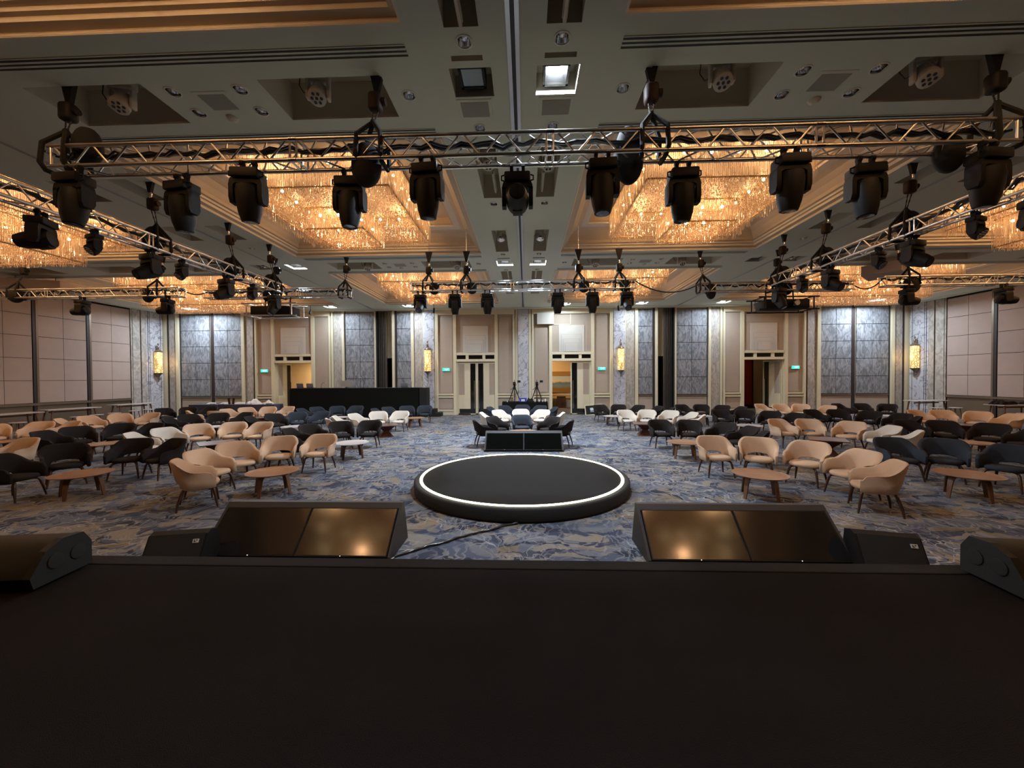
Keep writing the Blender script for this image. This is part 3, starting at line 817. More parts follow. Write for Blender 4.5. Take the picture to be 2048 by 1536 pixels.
def front_fill(x, y, rz, s, label):
    o = empty('stage_speaker', (x, y, SZ), rz); tag(o, label, 'speaker', 'low speakers on the stage corners')
    c = MB()
    prof = [(-0.20, 0.02), (-0.22, 0.10), (-0.12, 0.25), (0.0, 0.30), (0.14, 0.29), (0.20, 0.20), (0.20, 0.02)]
    c.prism(prof, 'x', 0, s * 1.0); c.build('cabinet', 'black', o, smooth=35)
    # end cheek towards the centre of the stage with its two hand holes
    c = MB(); c.prism([(y * 1.04, z * 1.02) for y, z in prof], 'x', -s * 0.03, s * 0.02); c.build('end_cheek', 'grille', o)
    for k, yy in enumerate((-0.06, 0.10)):
        c = MB(); c.lathe([(0.056, 0.004), (0.056, 0.0075), (0.05, 0.008)], 20, mat=Matrix.Translation(Vector((-s * 0.026, yy, 0.16))) @ Matrix.Rotation(-s * PI / 2, 4, 'Y')); c.build('hand_hole', 'slot', o)
    c = MB(); c.box(min(s * 0.33, s * 0.85), max(s * 0.33, s * 0.85), -0.245, -0.19, 0.08, 0.2); c.build('rear_panel', 'slot', o)
    badge(o, Matrix.Translation(Vector((s * 0.42, -0.20, 0.215))) @ Matrix.Rotation(R(-35), 4, 'X'))
    for xx in (s * 0.1, s * 0.9):
        c = MB(); c.box(xx - 0.03, xx + 0.03, -0.15, 0.15, 0, 0.025); c.build('foot', 'blackm', o)
front_fill(-3.42, 2.78, R(7), -1, 'low black speaker on the left corner of the stage')
front_fill(3.46, 2.84, R(-6), 1, 'low black speaker with pale badge on the right corner of the stage')

c = MB(); pts = []
for k in range(40):
    t = k / 39
    pts.append((0.0 - 1.42 * t + 0.012 * math.sin(t * 31), 5.48 - 1.05 * t ** 1.15 + 0.015 * math.sin(t * 17), 0.018 + 0.004 * math.sin(t * 60)))
c.tube(pts, [0.017 + 0.003 * math.sin(k * 2.1) for k in range(40)], 8)
tag(c.build('cable', 'cableshine', smooth=60), 'black taped cable bundle running from the round stage to the left monitor', 'cable')
c = MB(); c.tube([(-1.22, 4.62, 0.012), (-1.32, 4.60, 0.012), (-1.40, 4.50, 0.012), (-1.44, 4.35, 0.012), (-1.45, 4.1, 0.012)], 0.008, 6)
tag(c.build('cable', 'whitecable', smooth=60), 'short white cable curling beside the left tilted monitor', 'cable')

# ------------------------------------------------------------------ armchairs
def sm(a, b, t):
    t = min(1, max(0, (t - a) / (b - a))); return t * t * (3 - 2 * t)

def chair_shell():
    N = 33; rings = []
    for i in range(N):
        t = -1 + 2 * i / (N - 1); a = abs(t); sg = 1 if t >= 0 else -1
        if a < 0.62:
            ph = a / 0.62 * PI / 2
            px = 0.295 * math.sin(ph) ** 0.9; py = 0.235 * math.cos(ph) ** 0.8
            nx, ny = math.sin(ph), math.cos(ph)
        else:
            u = (a - 0.62) / 0.38
            px = 0.295 + 0.012 * math.sin(u * PI); py = -0.235 * u
            nx, ny = 1.0, 0.0
        top = 0.80 - 0.19 * sm(0.22, 0.64, a) - 0.02 * sm(0.7, 0.95, a)
        bot = 0.475 - 0.015 * sm(0.0, 0.2, a) - 0.125 * sm(0.22, 0.40, a)
        if a > 0.9:
            k = (a - 0.9) / 0.1
            top -= 0.07 * k * k
        fl = 0.07 * (1 - sm(0.35, 0.8, a)) + 0.022      # outward lean of the top
        th = 0.027
        ring = []
        zs = [bot + 0.010, bot + (top - bot) * 0.45, top - 0.018]
        for z in zs:
            f = fl * ((z - 0.36) / 0.44) ** 1.3 if z > 0.36 else 0
            ring.append((px + nx * (f + th), py + ny * (f + th), z))
        f = fl; ring.append((px + nx * (f + th * 0.5), py + ny * (f + th * 0.5), top - 0.002))
        ring.append((px + nx * (f - th * 0.4), py + ny * (f - th * 0.4), top - 0.001))
        for z in reversed(zs):
            f = fl * ((z - 0.36) / 0.44) ** 1.3 if z > 0.36 else 0
            ring.append((px + nx * (f - th), py + ny * (f - th), z))
        f = fl * max(0, (bot - 0.36) / 0.44) ** 1.3
        ring.append((px + nx * f, py + ny * f, bot - 0.004))
        rings.append([(sg * q[0], q[1], q[2]) for q in ring])
    mb = MB(); n = len(rings[0]); vs = [p for r_ in rings for p in r_]; fs = []
    for i in range(N - 1):
        for k in range(n): fs.append((i * n + k, i * n + (k + 1) % n, (i + 1) * n + (k + 1) % n, (i + 1) * n + k))
    # rounded arm ends
    for idx, sgn in ((0, -1), (N - 1, 1)):
        r_ = rings[idx]; cx = sum(p[0] for p in r_) / n; cz0 = sum(p[2] for p in r_) / n
        o = len(vs)
        for p in r_: vs.append((cx + (p[0] - cx) * 0.75, p[1] - 0.022, cz0 + (p[2] - cz0) * 0.93))
        for k in range(n): fs.append((idx * n + k, idx * n + (k + 1) % n, o + (k + 1) % n, o + k))
        fs.append(tuple(o + k for k in range(n)))
    mb.add(vs, fs)
    return mb

def make_chair(kind):
    o = empty('armchair'); mat = {'C': 'cream', 'W': 'white', 'D': 'dark', 'B': 'blue'}[kind]
    s = MB(); prof = [(0.02, 0.345), (0.235, 0.345), (0.258, 0.36), (0.264, 0.39), (0.25, 0.415), (0.20, 0.428), (0.02, 0.435)]
    n = 28; vs = []; fs = []
    for r_, z in prof:
        for k in range(n):
            a = 2 * PI * k / n; ca, sa = math.cos(a), math.sin(a)
            e = (abs(ca) ** 2.6 + abs(sa) ** 2.6) ** (-1 / 2.6)
            vs.append((r_ * e * ca * 1.0, -0.035 + r_ * e * sa * 1.0, z))
    for i in range(len(prof) - 1):
        for k in range(n): fs.append((i * n + k, i * n + (k + 1) % n, (i + 1) * n + (k + 1) % n, (i + 1) * n + k))
    fs.append(tuple(range(n - 1, -1, -1))); fs.append(tuple((len(prof) - 1) * n + k for k in range(n)))
    s.add(vs, fs); s.build('seat', mat, o, smooth=50)
    chair_shell().build('backrest', mat, o, smooth=70)
    for sx in (-1, 1):
        for sy in (-1, 1):
            l_ = MB(); yb = -0.27 if sy < 0 else 0.25
            l_.tube([(sx * 0.05, -0.02 + sy * 0.05, 0.335), (sx * 0.15, -0.02 + sy * 0.14, 0.338), (sx * 0.200, -0.02 + sy * 0.190, 0.325), (sx * 0.218, -0.02 + sy * 0.205, 0.28), (sx * 0.245, yb * 0.93 , 0.13), (sx * 0.262, yb, 0.0)],
                    [0.014, 0.018, 0.022, 0.023, 0.019, 0.013], 8)
            l_.build('leg', 'walnut', o, smooth=60)
    return o

TABLES = [
 ('A', (-4.55, 6.91), 'oak', 'front row aisle table left', [(-5.59, 6.04, 'C'), (-6.0, 6.85, 'C'), (-6.03, 7.85, 'C'), (-5.51, 8.64, 'C'), (-4.68, 8.95, 'C')]),
 ('B', (-7.97, 6.7), 'brown', 'front row second table left', [(-9.25, 6.40, 'D'), (-9.45, 7.6, 'D'), (-8.60, 8.32, 'D'), (-7.62, 8.30, 'D')]),
 ('C', (-11.21, 9.87), 'brown', 'second row third table left', [(-12.53, 9.57, 'D'), (-12.7, 10.45, 'D'), (-12.2, 11.23, 'D'), (-11.19, 11.39, 'D')]),
 ('Dg', (-8.11, 9.95), 'square', 'second row second table left', [(-9.77, 9.3, 'W'), (-9.82, 10.15, 'W'), (-9.62, 10.97, 'C'), (-8.82, 11.5, 'C'), (-7.96, 11.55, 'C')]),
 ('E', (-14.75, 13.55), 'oak', 'third row outermost table left', [(-16.02, 12.74, 'C'), (-16.1, 13.62, 'C'), (-15.79, 14.45, 'C'), (-14.95, 14.95, 'C')]),
 ('E0', (-14.6, 10.1), 'brown', 'second row outermost table left', [(-16.0, 11.05, 'C'), (-15.4, 11.81, 'C'), (-14.46, 11.94, 'C')]),
 ('F', (-11.25, 13.4), 'pale', 'third row third table left', [(-12.45, 12.95, 'D'), (-12.75, 14.15, 'D'), (-11.9, 14.75, 'D'), (-11.05, 15.0, 'D')]),
 ('Fc', (-13.1, 16.6), 'none', 'gap before the back row left', [(-14.2, 15.75, 'C'), (-12.9, 15.7, 'C')]),
 ('Fb', (-14.95, 16.5), 'pale', 'back row outermost table left', [(-16.8, 17.3, 'D'), (-16.1, 18.03, 'D'), (-15.3, 18.32, 'D'), (-14.4, 18.27, 'D')]),
 ('H', (-11.62, 16.56), 'square', 'back row third table left', [(-13.3, 16.75, 'C'), (-12.96, 17.58, 'C'), (-12.2, 18.0, 'C'), (-11.42, 18.15, 'C')]),
 ('I', (-8.14, 16.8), 'pale', 'back row second table left', [(-10.0, 16.9, 'B'), (-9.75, 17.76, 'B'), (-8.99, 18.25, 'B'), (-8.16, 18.46, 'B')]),
 ('I2', (-8.2, 13.5), 'pale', 'third row second table left', [(-9.75, 13.29, 'D'), (-9.5, 14.23, 'D'), (-8.95, 15.07, 'B'), (-8.08, 15.27, 'B')]),
 ('J', (-4.66, 16.41), 'oak', 'back row aisle table left', [(-6.6, 16.74, 'B'), (-6.34, 17.61, 'B'), (-5.61, 18.3, 'B'), (-4.75, 18.51, 'B')]),
 ('K', (-4.96, 13.79), 'square', 'third row aisle table left', [(-6.44, 12.5, 'W'), (-6.65, 13.3, 'W'), (-6.42, 14.24, 'W'), (-5.8, 15.25, 'W'), (-4.94, 15.4, 'W')]),
 ('L', (-4.52, 10.07), 'pale', 'second row aisle table left', [(-5.92, 9.12, 'D'), (-6.22, 9.96, 'D'), (-6.22, 10.89, 'D'), (-5.61, 11.72, 'D'), (-4.76, 11.95, 'D')]),
 ('M', (0.05, 16.95), 'oak', 'back table on centre aisle', [(-1.57, 17.4, 'B'), (-0.95, 18.32, 'B'), (-0.04, 18.8, 'B'), (0.87, 18.24, 'B'), (1.5, 17.27, 'B')]),
 ('N', (0.03, 14.45), 'square', 'middle table on centre aisle', [(-1.59, 14.62, 'W'), (-1.05, 15.75, 'W'), (-0.1, 16.17, 'W'), (0.87, 15.83, 'W'), (1.55, 14.53, 'W')]),
 ('O', (0.03, 12.2), 'oak', 'centre aisle behind the floor monitor', [(-1.47, 11.85, 'D'), (-1.06, 13.02, 'D'), (-0.02, 13.62, 'B'), (1.13, 12.95, 'D'), (1.54, 11.8, 'D')]),
 ('P', (3.95, 17.0), 'pale', 'back row aisle table right', [(3.64, 18.61, 'D'), (4.63, 18.74, 'D'), (5.5, 18.3, 'D'), (6.2, 17.6, 'D'), (6.45, 16.7, 'D')]),
 ('Q', (4.45, 14.12), 'square', 'third row aisle table right', [(4.12, 15.56, 'W'), (4.97, 15.6, 'W'), (5.8, 15.27, 'W'), (6.38, 14.48, 'W'), (6.25, 13.4, 'W')]),
 ('R', (4.25, 10.15), 'brown', 'second row aisle table right', [(4.2, 11.96, 'D'), (5.09, 11.87, 'D'), (5.87, 11.15, 'D'), (6.05, 10.22, 'D'), (5.87, 9.4, 'D')]),
 ('S', (7.75, 16.95), 'pale', 'back row second table right', [(7.5, 18.59, 'D'), (8.48, 18.54, 'D'), (9.24, 18.01, 'D'), (9.65, 17.21, 'D')]),
 ('T', (7.85, 13.6), 'pale', 'third row second table right', [(7.85, 15.55, 'D'), (8.7, 15.4, 'D'), (9.4, 14.9, 'D'), (9.83, 14.05, 'D')]),
 ('U', (11.95, 16.95), 'oak', 'back row third table right', [(11.21, 18.75, 'C'), (12.17, 18.75, 'C'), (13.05, 18.6, 'C'), (13.69, 17.64, 'C')]),
 ('V', (8.15, 10.51), 'square', 'second row second table right', [(7.82, 12.1, 'C'), (8.7, 12.09, 'C'), (9.54, 11.4, 'C'), (9.75, 10.36, 'W'), (9.5, 9.45, 'W')]),
 ('Wg', (4.2, 6.83), 'oak', 'front row aisle table right', [(4.22, 8.65, 'C'), (5.11, 8.43, 'C'), (5.86, 7.91, 'C'), (6.11, 6.91, 'C'), (5.82, 6.03, 'C')]),
 ('X', (11.4, 13.6), 'pale', 'third row third table right', [(11.3, 15.54, 'D'), (12.3, 15.5, 'D'), (12.98, 14.8, 'D'), (13.26, 13.78, 'D'), (12.67, 12.68, 'D')]),
 ('Y', (15.3, 16.9), 'pale', 'back row outermost table right', [(14.93, 18.91, 'D'), (16.1, 18.95, 'D'), (17.0, 18.55, 'D')]),
 ('Z', (15.1, 13.55), 'square', 'third row outermost table right', [(14.85, 15.18, 'C'), (15.82, 15.15, 'C'), (16.5, 14.48, 'C'), (16.6, 13.51, 'C')]),
 ('AA', (11.35, 10.1), 'brown', 'second row third table right', [(11.3, 11.76, 'D'), (12.13, 11.61, 'D'), (12.77, 10.9, 'D'), (12.75, 9.85, 'D')]),
 ('AB', (7.7, 6.85), 'brown', 'front row second table right', [(7.79, 8.42, 'B'), (8.72, 8.25, 'B'), (9.25, 7.50, 'B')]),
 ('Cx', (-11.2, 6.7), 'none', 'far left edge', [(-11.24, 8.4, 'C')]),
]
PRON = {'C': 'cream', 'W': 'ivory', 'D': 'charcoal', 'B': 'slate blue'}
ORD = {1: ['single'], 2: ['left', 'right'], 3: ['leftmost', 'middle', 'rightmost'],
       4: ['leftmost', 'second from left', 'third from left', 'rightmost'],
       5: ['leftmost', 'second from left', 'middle', 'fourth from left', 'rightmost']}
PCH = {}
def place_chair(x, y, rz, kind, label, group='lounge armchairs in horseshoes around the coffee tables'):
    if kind not in PCH:
        o = make_chair(kind); PCH[kind] = o; o.location = (x, y, 0); o.rotation_euler = (0, 0, rz)
        KIDS[o.name] = kids_of(o)
    else:
        o = copy_tree(PCH[kind], (x, y, 0), rz)
    tag(o, label, 'chair', group)
    return o
# chairs stand clear of each other: push apart the few whose measured places touch
CC = []
for key, (tx, ty), tk, desc, chairs in TABLES:
    for i, (x, y, kd) in enumerate(chairs):
        d = Vector((tx - x, ty - y, 0)).normalized(); CC.append([key, i, x + 0.29 * d.x, y + 0.29 * d.y])
for it in range(30):
    for a in range(len(CC)):
        for e in range(a + 1, len(CC)):
            dx, dy = CC[e][2] - CC[a][2], CC[e][3] - CC[a][3]; L = math.hypot(dx, dy)
            if L < 0.80:
                k = (0.80 - L) / 2 / max(L, 0.01); CC[a][2] -= dx * k; CC[a][3] -= dy * k; CC[e][2] += dx * k; CC[e][3] += dy * k
POS = {(c_[0], c_[1]): (c_[2], c_[3]) for c_ in CC}
for key, (tx, ty), tk, desc, chairs in TABLES:
    order = sorted(range(len(chairs)), key=lambda i: (chairs[i][0] - 0.127) / chairs[i][1])
    names = ORD[len(chairs)]
    for r_, i in enumerate(order):
        x, y, kd = chairs[i]
        d = Vector((tx - x, ty - y, 0)).normalized()
        a = math.atan2(d.x, -d.y) + random.uniform(-0.10, 0.10)
        d = Vector((math.sin(a), -math.cos(a), 0))
        if key == 'Cx': lab = 'cream armchair at the far left edge, behind the front row charcoal chairs'
        elif key == 'Fc': lab = '%s armchair, %s of the cream pair standing in the %s' % (PRON[kd], names[r_], desc)
        elif key == 'O': lab = '%s armchair, %s of five on the %s' % (PRON[kd], names[r_], desc)
        else: lab = '%s armchair, %s of %s at the %s' % (PRON[kd], names[r_], {3: 'three', 4: 'four', 5: 'five'}[len(chairs)], desc)
        place_chair(*POS[(key, i)], a, kd, lab)

# ------------------------------------------------------------------ coffee tables
def round_table(top, legm):
    o = empty('coffee_table')
    c = MB(); c.lathe([(0.02, 0.375), (0.36, 0.378), (0.415, 0.392), (0.432, 0.402), (0.432, 0.410), (0.415, 0.406), (0.36, 0.395), (0.02, 0.393)], 48)
    c.build('tabletop', top, o, smooth=50)
    for k in range(4):
        a = PI / 4 + k * PI / 2; m = Matrix.Rotation(a, 4, 'Z'); c = MB(); pts = []
        prof = [(0.03, 0.372, 0.05), (0.20, 0.368, 0.052), (0.27, 0.350, 0.048), (0.295, 0.30, 0.042), (0.32, 0.15, 0.034), (0.34, 0.0, 0.026)]
        vs = []; fs = []
        for i, (r_, z, hw) in enumerate(prof):
            q = prof[min(i + 1, 5)]; p_ = prof[max(i - 1, 0)]
            t = Vector((q[0] - p_[0], 0, q[1] - p_[1])).normalized(); nn = Vector((-t.z, 0, t.x)) * 0.009
            for sx, sy in ((-1, -1), (-1, 1), (1, 1), (1, -1)):
                vs.append(m @ (Vector((r_, sy * hw, z)) + nn * sx))
        for i in range(5):
            for k2 in range(4): fs.append((i * 4 + k2, i * 4 + (k2 + 1) % 4, i * 4 + 4 + (k2 + 1) % 4, i * 4 + 4 + k2))
        fs += [(3, 2, 1, 0), (20, 21, 22, 23)]
        c.add(vs, fs); c.build('leg', legm, o, smooth=40)
    return o
def square_table():
    o = empty('pedestal_table')
    c = MB(); c.rbox(-0.41, 0.41, -0.41, 0.41, 0.405, 0.43, 0.006); c.build('tabletop', 'pyr', o)
    for nm, z0, z1, a, e in (('lower_pyramid', 0, 0.20, 0.26, 0.09), ('upper_pyramid', 0.20, 0.405, 0.09, 0.30)):
        c = MB(); c.add([(-a, -a, z0), (a, -a, z0), (a, a, z0), (-a, a, z0), (-e, -e, z1), (e, -e, z1), (e, e, z1), (-e, e, z1)],
                        [(0, 3, 2, 1), (4, 5, 6, 7), (0, 1, 5, 4), (1, 2, 6, 5), (2, 3, 7, 6), (3, 0, 4, 7)]); c.build(nm, 'pyr', o)
    return o
TP = {}
TD = {'oak': 'round oak coffee table with four plywood legs', 'brown': 'round brown oak coffee table', 'pale': 'round pale-topped coffee table', 'square': 'square dark pedestal table'}
for key, (tx, ty), tk, desc, chairs in TABLES:
    if tk == 'none': continue
    rz = math.atan2(-tx, ty) + 0.12
    if tk not in TP:
        TP[tk] = {'oak': lambda: round_table('teak', 'teakleg'), 'brown': lambda: round_table('teak', 'teakleg'), 'pale': lambda: round_table('whitetop', 'walnut'), 'square': square_table}[tk]()
        o = TP[tk]; o.location = (tx, ty, 0); o.rotation_euler = (0, 0, rz); KIDS[o.name] = kids_of(o)
    else: o = copy_tree(TP[tk], (tx, ty, 0), rz)
    ds = desc if key == 'O' else desc.replace(' aisle table', ' by the aisle').replace(' second table', ' second from aisle').replace(' third table', ' third from aisle').replace(' outermost table', ' outermost').replace('back table on', 'back of').replace('middle table on', 'middle of')
    tag(o, TD[tk] + ', ' + ds, 'table', 'coffee tables between the armchairs')

# ------------------------------------------------------------------ high tables and stools along the side walls
def high_table():
    o = empty('high_table')
    c = MB(); c.rbox(-0.85, 0.85, -0.32, 0.32, 0.905, 0.94, 0.01); c.build('tabletop', 'whitetop', o)
    for sx in (-1, 1):
        for sy in (-1, 1):
            c = MB(); c.tube([(sx * 0.66, sy * 0.2, 0.905), (sx * 0.78, sy * 0.28, 0)], [0.032, 0.02], 8); c.build('leg', 'teakleg', o, smooth=50)
    c = MB(); c.rbox(-0.66, 0.66, -0.02, 0.02, 0.80, 0.86, 0.005); c.build('apron', 'teakleg', o)
    return o
def stool():
    o = empty('round_stool')
    c = MB(); c.lathe([(0.02, 0.625), (0.17, 0.63), (0.215, 0.645), (0.22, 0.66), (0.20, 0.668), (0.02, 0.662)], 28); c.build('seat', 'whitetop', o, smooth=50)
    for k in range(4):
        a = PI / 4 + k * PI / 2; ca, sa = math.cos(a), math.sin(a)
        c = MB(); c.tube([(0.13 * ca, 0.13 * sa, 0.63), (0.23 * ca, 0.23 * sa, 0)], [0.018, 0.012], 6); c.build('leg', 'teakleg', o, smooth=50)
    c = MB(); pts = [(0.185 * math.cos(2 * PI * k / 20), 0.185 * math.sin(2 * PI * k / 20), 0.25) for k in range(21)]; c.tube(pts, 0.007, 6); c.build('footrest', 'chrome', o)
    return o
HT = high_table(); KIDS[HT.name] = kids_of(HT)
STP = stool(); KIDS[STP.name] = kids_of(STP)
ht = [(-18.35, 13.0, 1.45, 'nearest of the high tables along the left wall'), (-18.9, 15.4, 1.40, 'second nearest high table along the left wall'), (-19.3, 18.3, 1.45, 'farthest high table by the left wall, before the marble column'),
      (18.9, 18.7, 0.15, 'farther high table by the right wall, near the marble column'), (19.4, 15.9, 0.1, 'nearer high table by the right wall, with dark coats on it')]
for i, (x, y, rz, lab) in enumerate(ht):
    o = HT if i == 0 else copy_tree(HT)
    o.location = (x, y, 0); o.rotation_euler = (0, 0, rz); tag(o, lab, 'table', 'high tables along the side walls')
st = [(-17.5, 12.7, 'stool beside the nearest high table on the left wall'), (-17.75, 14.7, 'first stool beside the second left high table'), (-17.95, 15.55, 'second stool beside the second left high table'),
      (-18.0, 16.3, 'third stool beside the second left high table'), (-18.35, 17.5, 'nearest stool beside the farthest left high table'), (-18.5, 18.3, 'middle stool beside the farthest left high table'), (-18.45, 19.1, 'farthest stool beside the farthest left high table'),
      (18.4, 17.75, 'left stool before the farther right high table'), (19.3, 17.85, 'right stool before the farther right high table'), (17.7, 19.3, 'stool left of the farther right high table'), (18.75, 15.0, 'left stool before the nearer right high table'), (19.7, 15.1, 'right stool before the nearer right high table')]
for i, (x, y, lab) in enumerate(st):
    o = STP if i == 0 else copy_tree(STP)
    o.location = (x, y, 0); o.rotation_euler = (0, 0, i * 0.4); tag(o, 'pale round-topped ' + lab, 'stool', 'round stools by the high tables')
# coats on the right table
def heap(name, x, y, z, sx, sy, sz, mat, label, cat, seed):
    rnd = random.Random(seed); bm = bmesh.new(); bmesh.ops.create_icosphere(bm, subdivisions=4, radius=1)
    ph = [rnd.uniform(0, 6) for _ in range(6)]
    for v in bm.verts:
        a = math.atan2(v.co.y, v.co.x)
        k = 1 + 0.16 * math.sin(3 * a + ph[0]) + 0.10 * math.sin(7 * a + ph[1]) + 0.06 * math.sin(13 * a + 5 * v.co.z + ph[2])
        zz = max(v.co.z, 0) * (1 + 0.3 * math.sin(5 * v.co.x + ph[3]) + 0.2 * math.sin(9 * v.co.y + ph[4]))
        v.co = Vector((v.co.x * sx * k, v.co.y * sy * k, zz * sz))
    c = MB(); c.bm(bm); o = c.build(name, mat, smooth=80); o.location = (x, y, z); tag(o, label, cat); return o
heap('coat', 18.95, 15.85, 0.94, 0.42, 0.2, 0.14, 'dark', 'crumpled dark coat on the nearer right high table', 'coat', 3)
heap('coat', 19.9, 15.95, 0.94, 0.25, 0.16, 0.09, 'dark', 'smaller dark coat at the right end of that high table', 'coat', 5)

# ------------------------------------------------------------------ control desk, technicians' table, buffet
o = empty('control_desk', (-9.25, 20.9, 0)); tag(o, 'long black-draped control desk in front of the left back wall', 'desk')
c = MB()
c.rbox(-3.5, 3.55, -0.4, 0.5, 0.0, 1.58, 0.02); c.build('drape', 'drape', o)
c = MB(); c.rbox(-3.52, 3.57, -0.42, 0.52, 1.58, 1.61, 0.008); c.build('desk_top', 'blackm', o)
c = MB(); c.rbox(3.58, 3.99, -0.2, 0.5, 0.0, 1.60, 0.01); c.build('end_panel', 'round_side', o)
o = empty('black_steps', (-5.0, 21.2, 0)); tag(o, 'low black steps at the right end of the control desk', 'steps')
c = MB(); c.rbox(-0.22, 0.15, -0.35, 0.35, 0, 0.42, 0.01); c.build('upper_step', 'blackm', o)
c = MB(); c.rbox(0.15, 0.45, -0.35, 0.35, 0, 0.21, 0.01); c.build('lower_step', 'blackm', o)
def laptop(x, y, z, rz, label):
    o = empty('laptop', (x, y, z), rz); tag(o, label, 'laptop', 'equipment on the control desk')
    c = MB(); c.rbox(-0.19, 0.19, -0.13, 0.13, 0, 0.02, 0.004); c.build('keyboard_base', 'black', o)
    c = MB(); c.rbox(-0.19, 0.19, -0.006, 0.006, 0, 0.25, 0.003, mat=Matrix.Translation(Vector((0, -0.13, 0.015))) @ Matrix.Rotation(R(12), 4, 'X')); c.build('screen_lid', 'rail', o)
laptop(-12.3, 20.9, 1.61, 0, 'open laptop at the left end of the control desk')
laptop(-11.75, 20.9, 1.61, 0, 'second open laptop from the left on the control desk')
laptop(-6.5, 20.9, 1.61, 0, 'open laptop near the right end of the control desk')
def gooseneck(x, h, lean, label):
    o = empty('desk_lamp', (x, 20.75, 1.61)); tag(o, label, 'lamp', 'gooseneck lamps on the control desk')
    c = MB(); c.lathe([(0.05, 0), (0.05, 0.015), (0.01, 0.02)], 14); c.build('base', 'black', o)
    c = MB(); c.tube([(0, 0, 0.01), (0, 0, h * 0.6), (lean * 0.2, 0, h * 0.9), (lean * 0.7, 0, h), (lean, 0, h * 0.93)], 0.008, 6); c.build('gooseneck', 'black', o, smooth=60)
    c = MB(); c.lathe([(0.03, -0.02), (0.012, 0.03)], 10, mat=Matrix.Translation(Vector((lean, 0, h * 0.92)))); c.build('lamp_head', 'rail', o)
gooseneck(-11.1, 0.30, 0.22, 'small gooseneck lamp right of the left laptops')
gooseneck(-8.75, 0.62, -0.16, 'tall gooseneck lamp in the middle of the control desk')
gooseneck(-6.1, 0.34, 0.05, 'short lamp near the right end of the control desk')
o = empty('clear_screen', (-9.75, 20.85, 1.61)); tag(o, 'pale display panel standing on the control desk', 'monitor')
c = MB(); c.rbox(-0.33, 0.33, -0.015, 0.015, 0.05, 0.40, 0.005); c.build('panel', 'grillec', o)
c = MB(); c.lathe([(0.10, 0), (0.10, 0.012), (0.02, 0.05)], 16); c.build('stand', 'black', o)

o = empty('draped_table', (0.08, 20.65, 0)); tag(o, 'black-draped table carrying two camera tripods before the centre column', 'table')
c = MB(); bm = bmesh.new(); bmesh.ops.create_cube(bm, size=1)
bmesh.ops.subdivide_edges(bm, edges=bm.edges[:], cuts=12, use_grid_fill=True)
for v in bm.verts:
    k = 0.5 - v.co.z
    a = v.co.x * 40 + v.co.y * 17
    v.co = Vector((v.co.x * (2.4 + 0.10 * k), v.co.y * (0.75 + 0.08 * k), (v.co.z + 0.5) * 0.83))
    if v.co.z < 0.8: v.co.y += 0.02 * math.sin(a) * k; v.co.x += 0.01 * math.sin(a * 0.7) * k
c.bm(bm); c.build('tablecloth', 'drape', o, smooth=60)
def tripod(x, label):
    o = empty('camera_tripod', (x, 20.65, 0.83)); tag(o, label, 'tripod', 'video cameras on tripods')
    for k in range(3):
        a = R(90 + 120 * k + 180); ca, sa = math.cos(a), math.sin(a)
        c = MB(); c.tube([(0.05 * ca, 0.05 * sa, 0.72), (0.36 * ca, 0.30 * sa, 0.0)], [0.028, 0.018], 8); lg = c.build('leg', 'black', o, smooth=50)
        c = MB(); c.sphere((0.36 * ca, 0.30 * sa, 0.02), 0.03); c.build('foot', 'blackm', lg)
    c = MB(); c.lathe([(0.06, 0.66), (0.08, 0.74), (0.05, 0.84), (0.06, 0.88)], 14); c.build('fluid_head', 'black', o, smooth=50)
    c = MB(); c.rbox(-0.07, 0.07, -0.16, 0.12, 0.88, 1.06, 0.02); c.lathe([(0.045, 0), (0.05, 0.12)], 14, mat=Matrix.Translation(Vector((0, -0.16, 0.97))) @ Matrix.Rotation(PI / 2, 4, 'X')); cb = c.build('camera', 'black', o, smooth=40)
    c = MB(); c.tube([(0, -0.1, 1.06), (0, -0.08, 1.16), (0, 0.06, 1.16), (0, 0.08, 1.06)], 0.014, 6); c.build('carry_handle', 'black', cb)
    c = MB(); c.tube([(0.05, 0.05, 0.84), (0.2, 0.1, 1.04), (0.24, 0.1, 1.06)], 0.008, 6); c.rbox(0.16, 0.33, 0.05, 0.08, 1.02, 1.14, 0.005); c.build('viewfinder', 'black', o)
    c = MB(); c.tube([(0, 0.05, 0.80), (-0.22, 0.2, 0.62)], 0.011, 6); c.build('pan_handle', 'black', o)
    return o
tripod(-0.48, 'left black camera tripod on the draped table'); tripod(0.72, 'right black camera tripod on the draped table')
o = empty('plastic_crate', (-0.02, 20.42, 0.83)); tag(o, 'small blue plastic crate on the draped table between the tripods', 'crate')
c = MB()
for (x0, x1, y0, y1) in ((-0.19, 0.19, -0.12, -0.105), (-0.19, 0.19, 0.105, 0.12), (-0.19, -0.175, -0.12, 0.12), (0.175, 0.19, -0.12, 0.12)): c.box(x0, x1, y0, y1, 0, 0.2)
c.box(-0.19, 0.19, -0.12, 0.12, 0, 0.012); c.box(-0.2, 0.2, -0.13, -0.1, 0.18, 0.2); c.box(-0.2, 0.2, 0.1, 0.13, 0.18, 0.2); c.build('crate_shell', 'bluebox', o)
c = MB(); c.box(-0.1, 0.1, -0.124, -0.119, 0.04, 0.15); c.build('paper_label', 'stripe_w', o)
heap('bag', 0.34, 20.5, 0.83, 0.17, 0.13, 0.17, 'dark', 'soft dark bag on the draped table right of the blue crate', 'bag', 8)
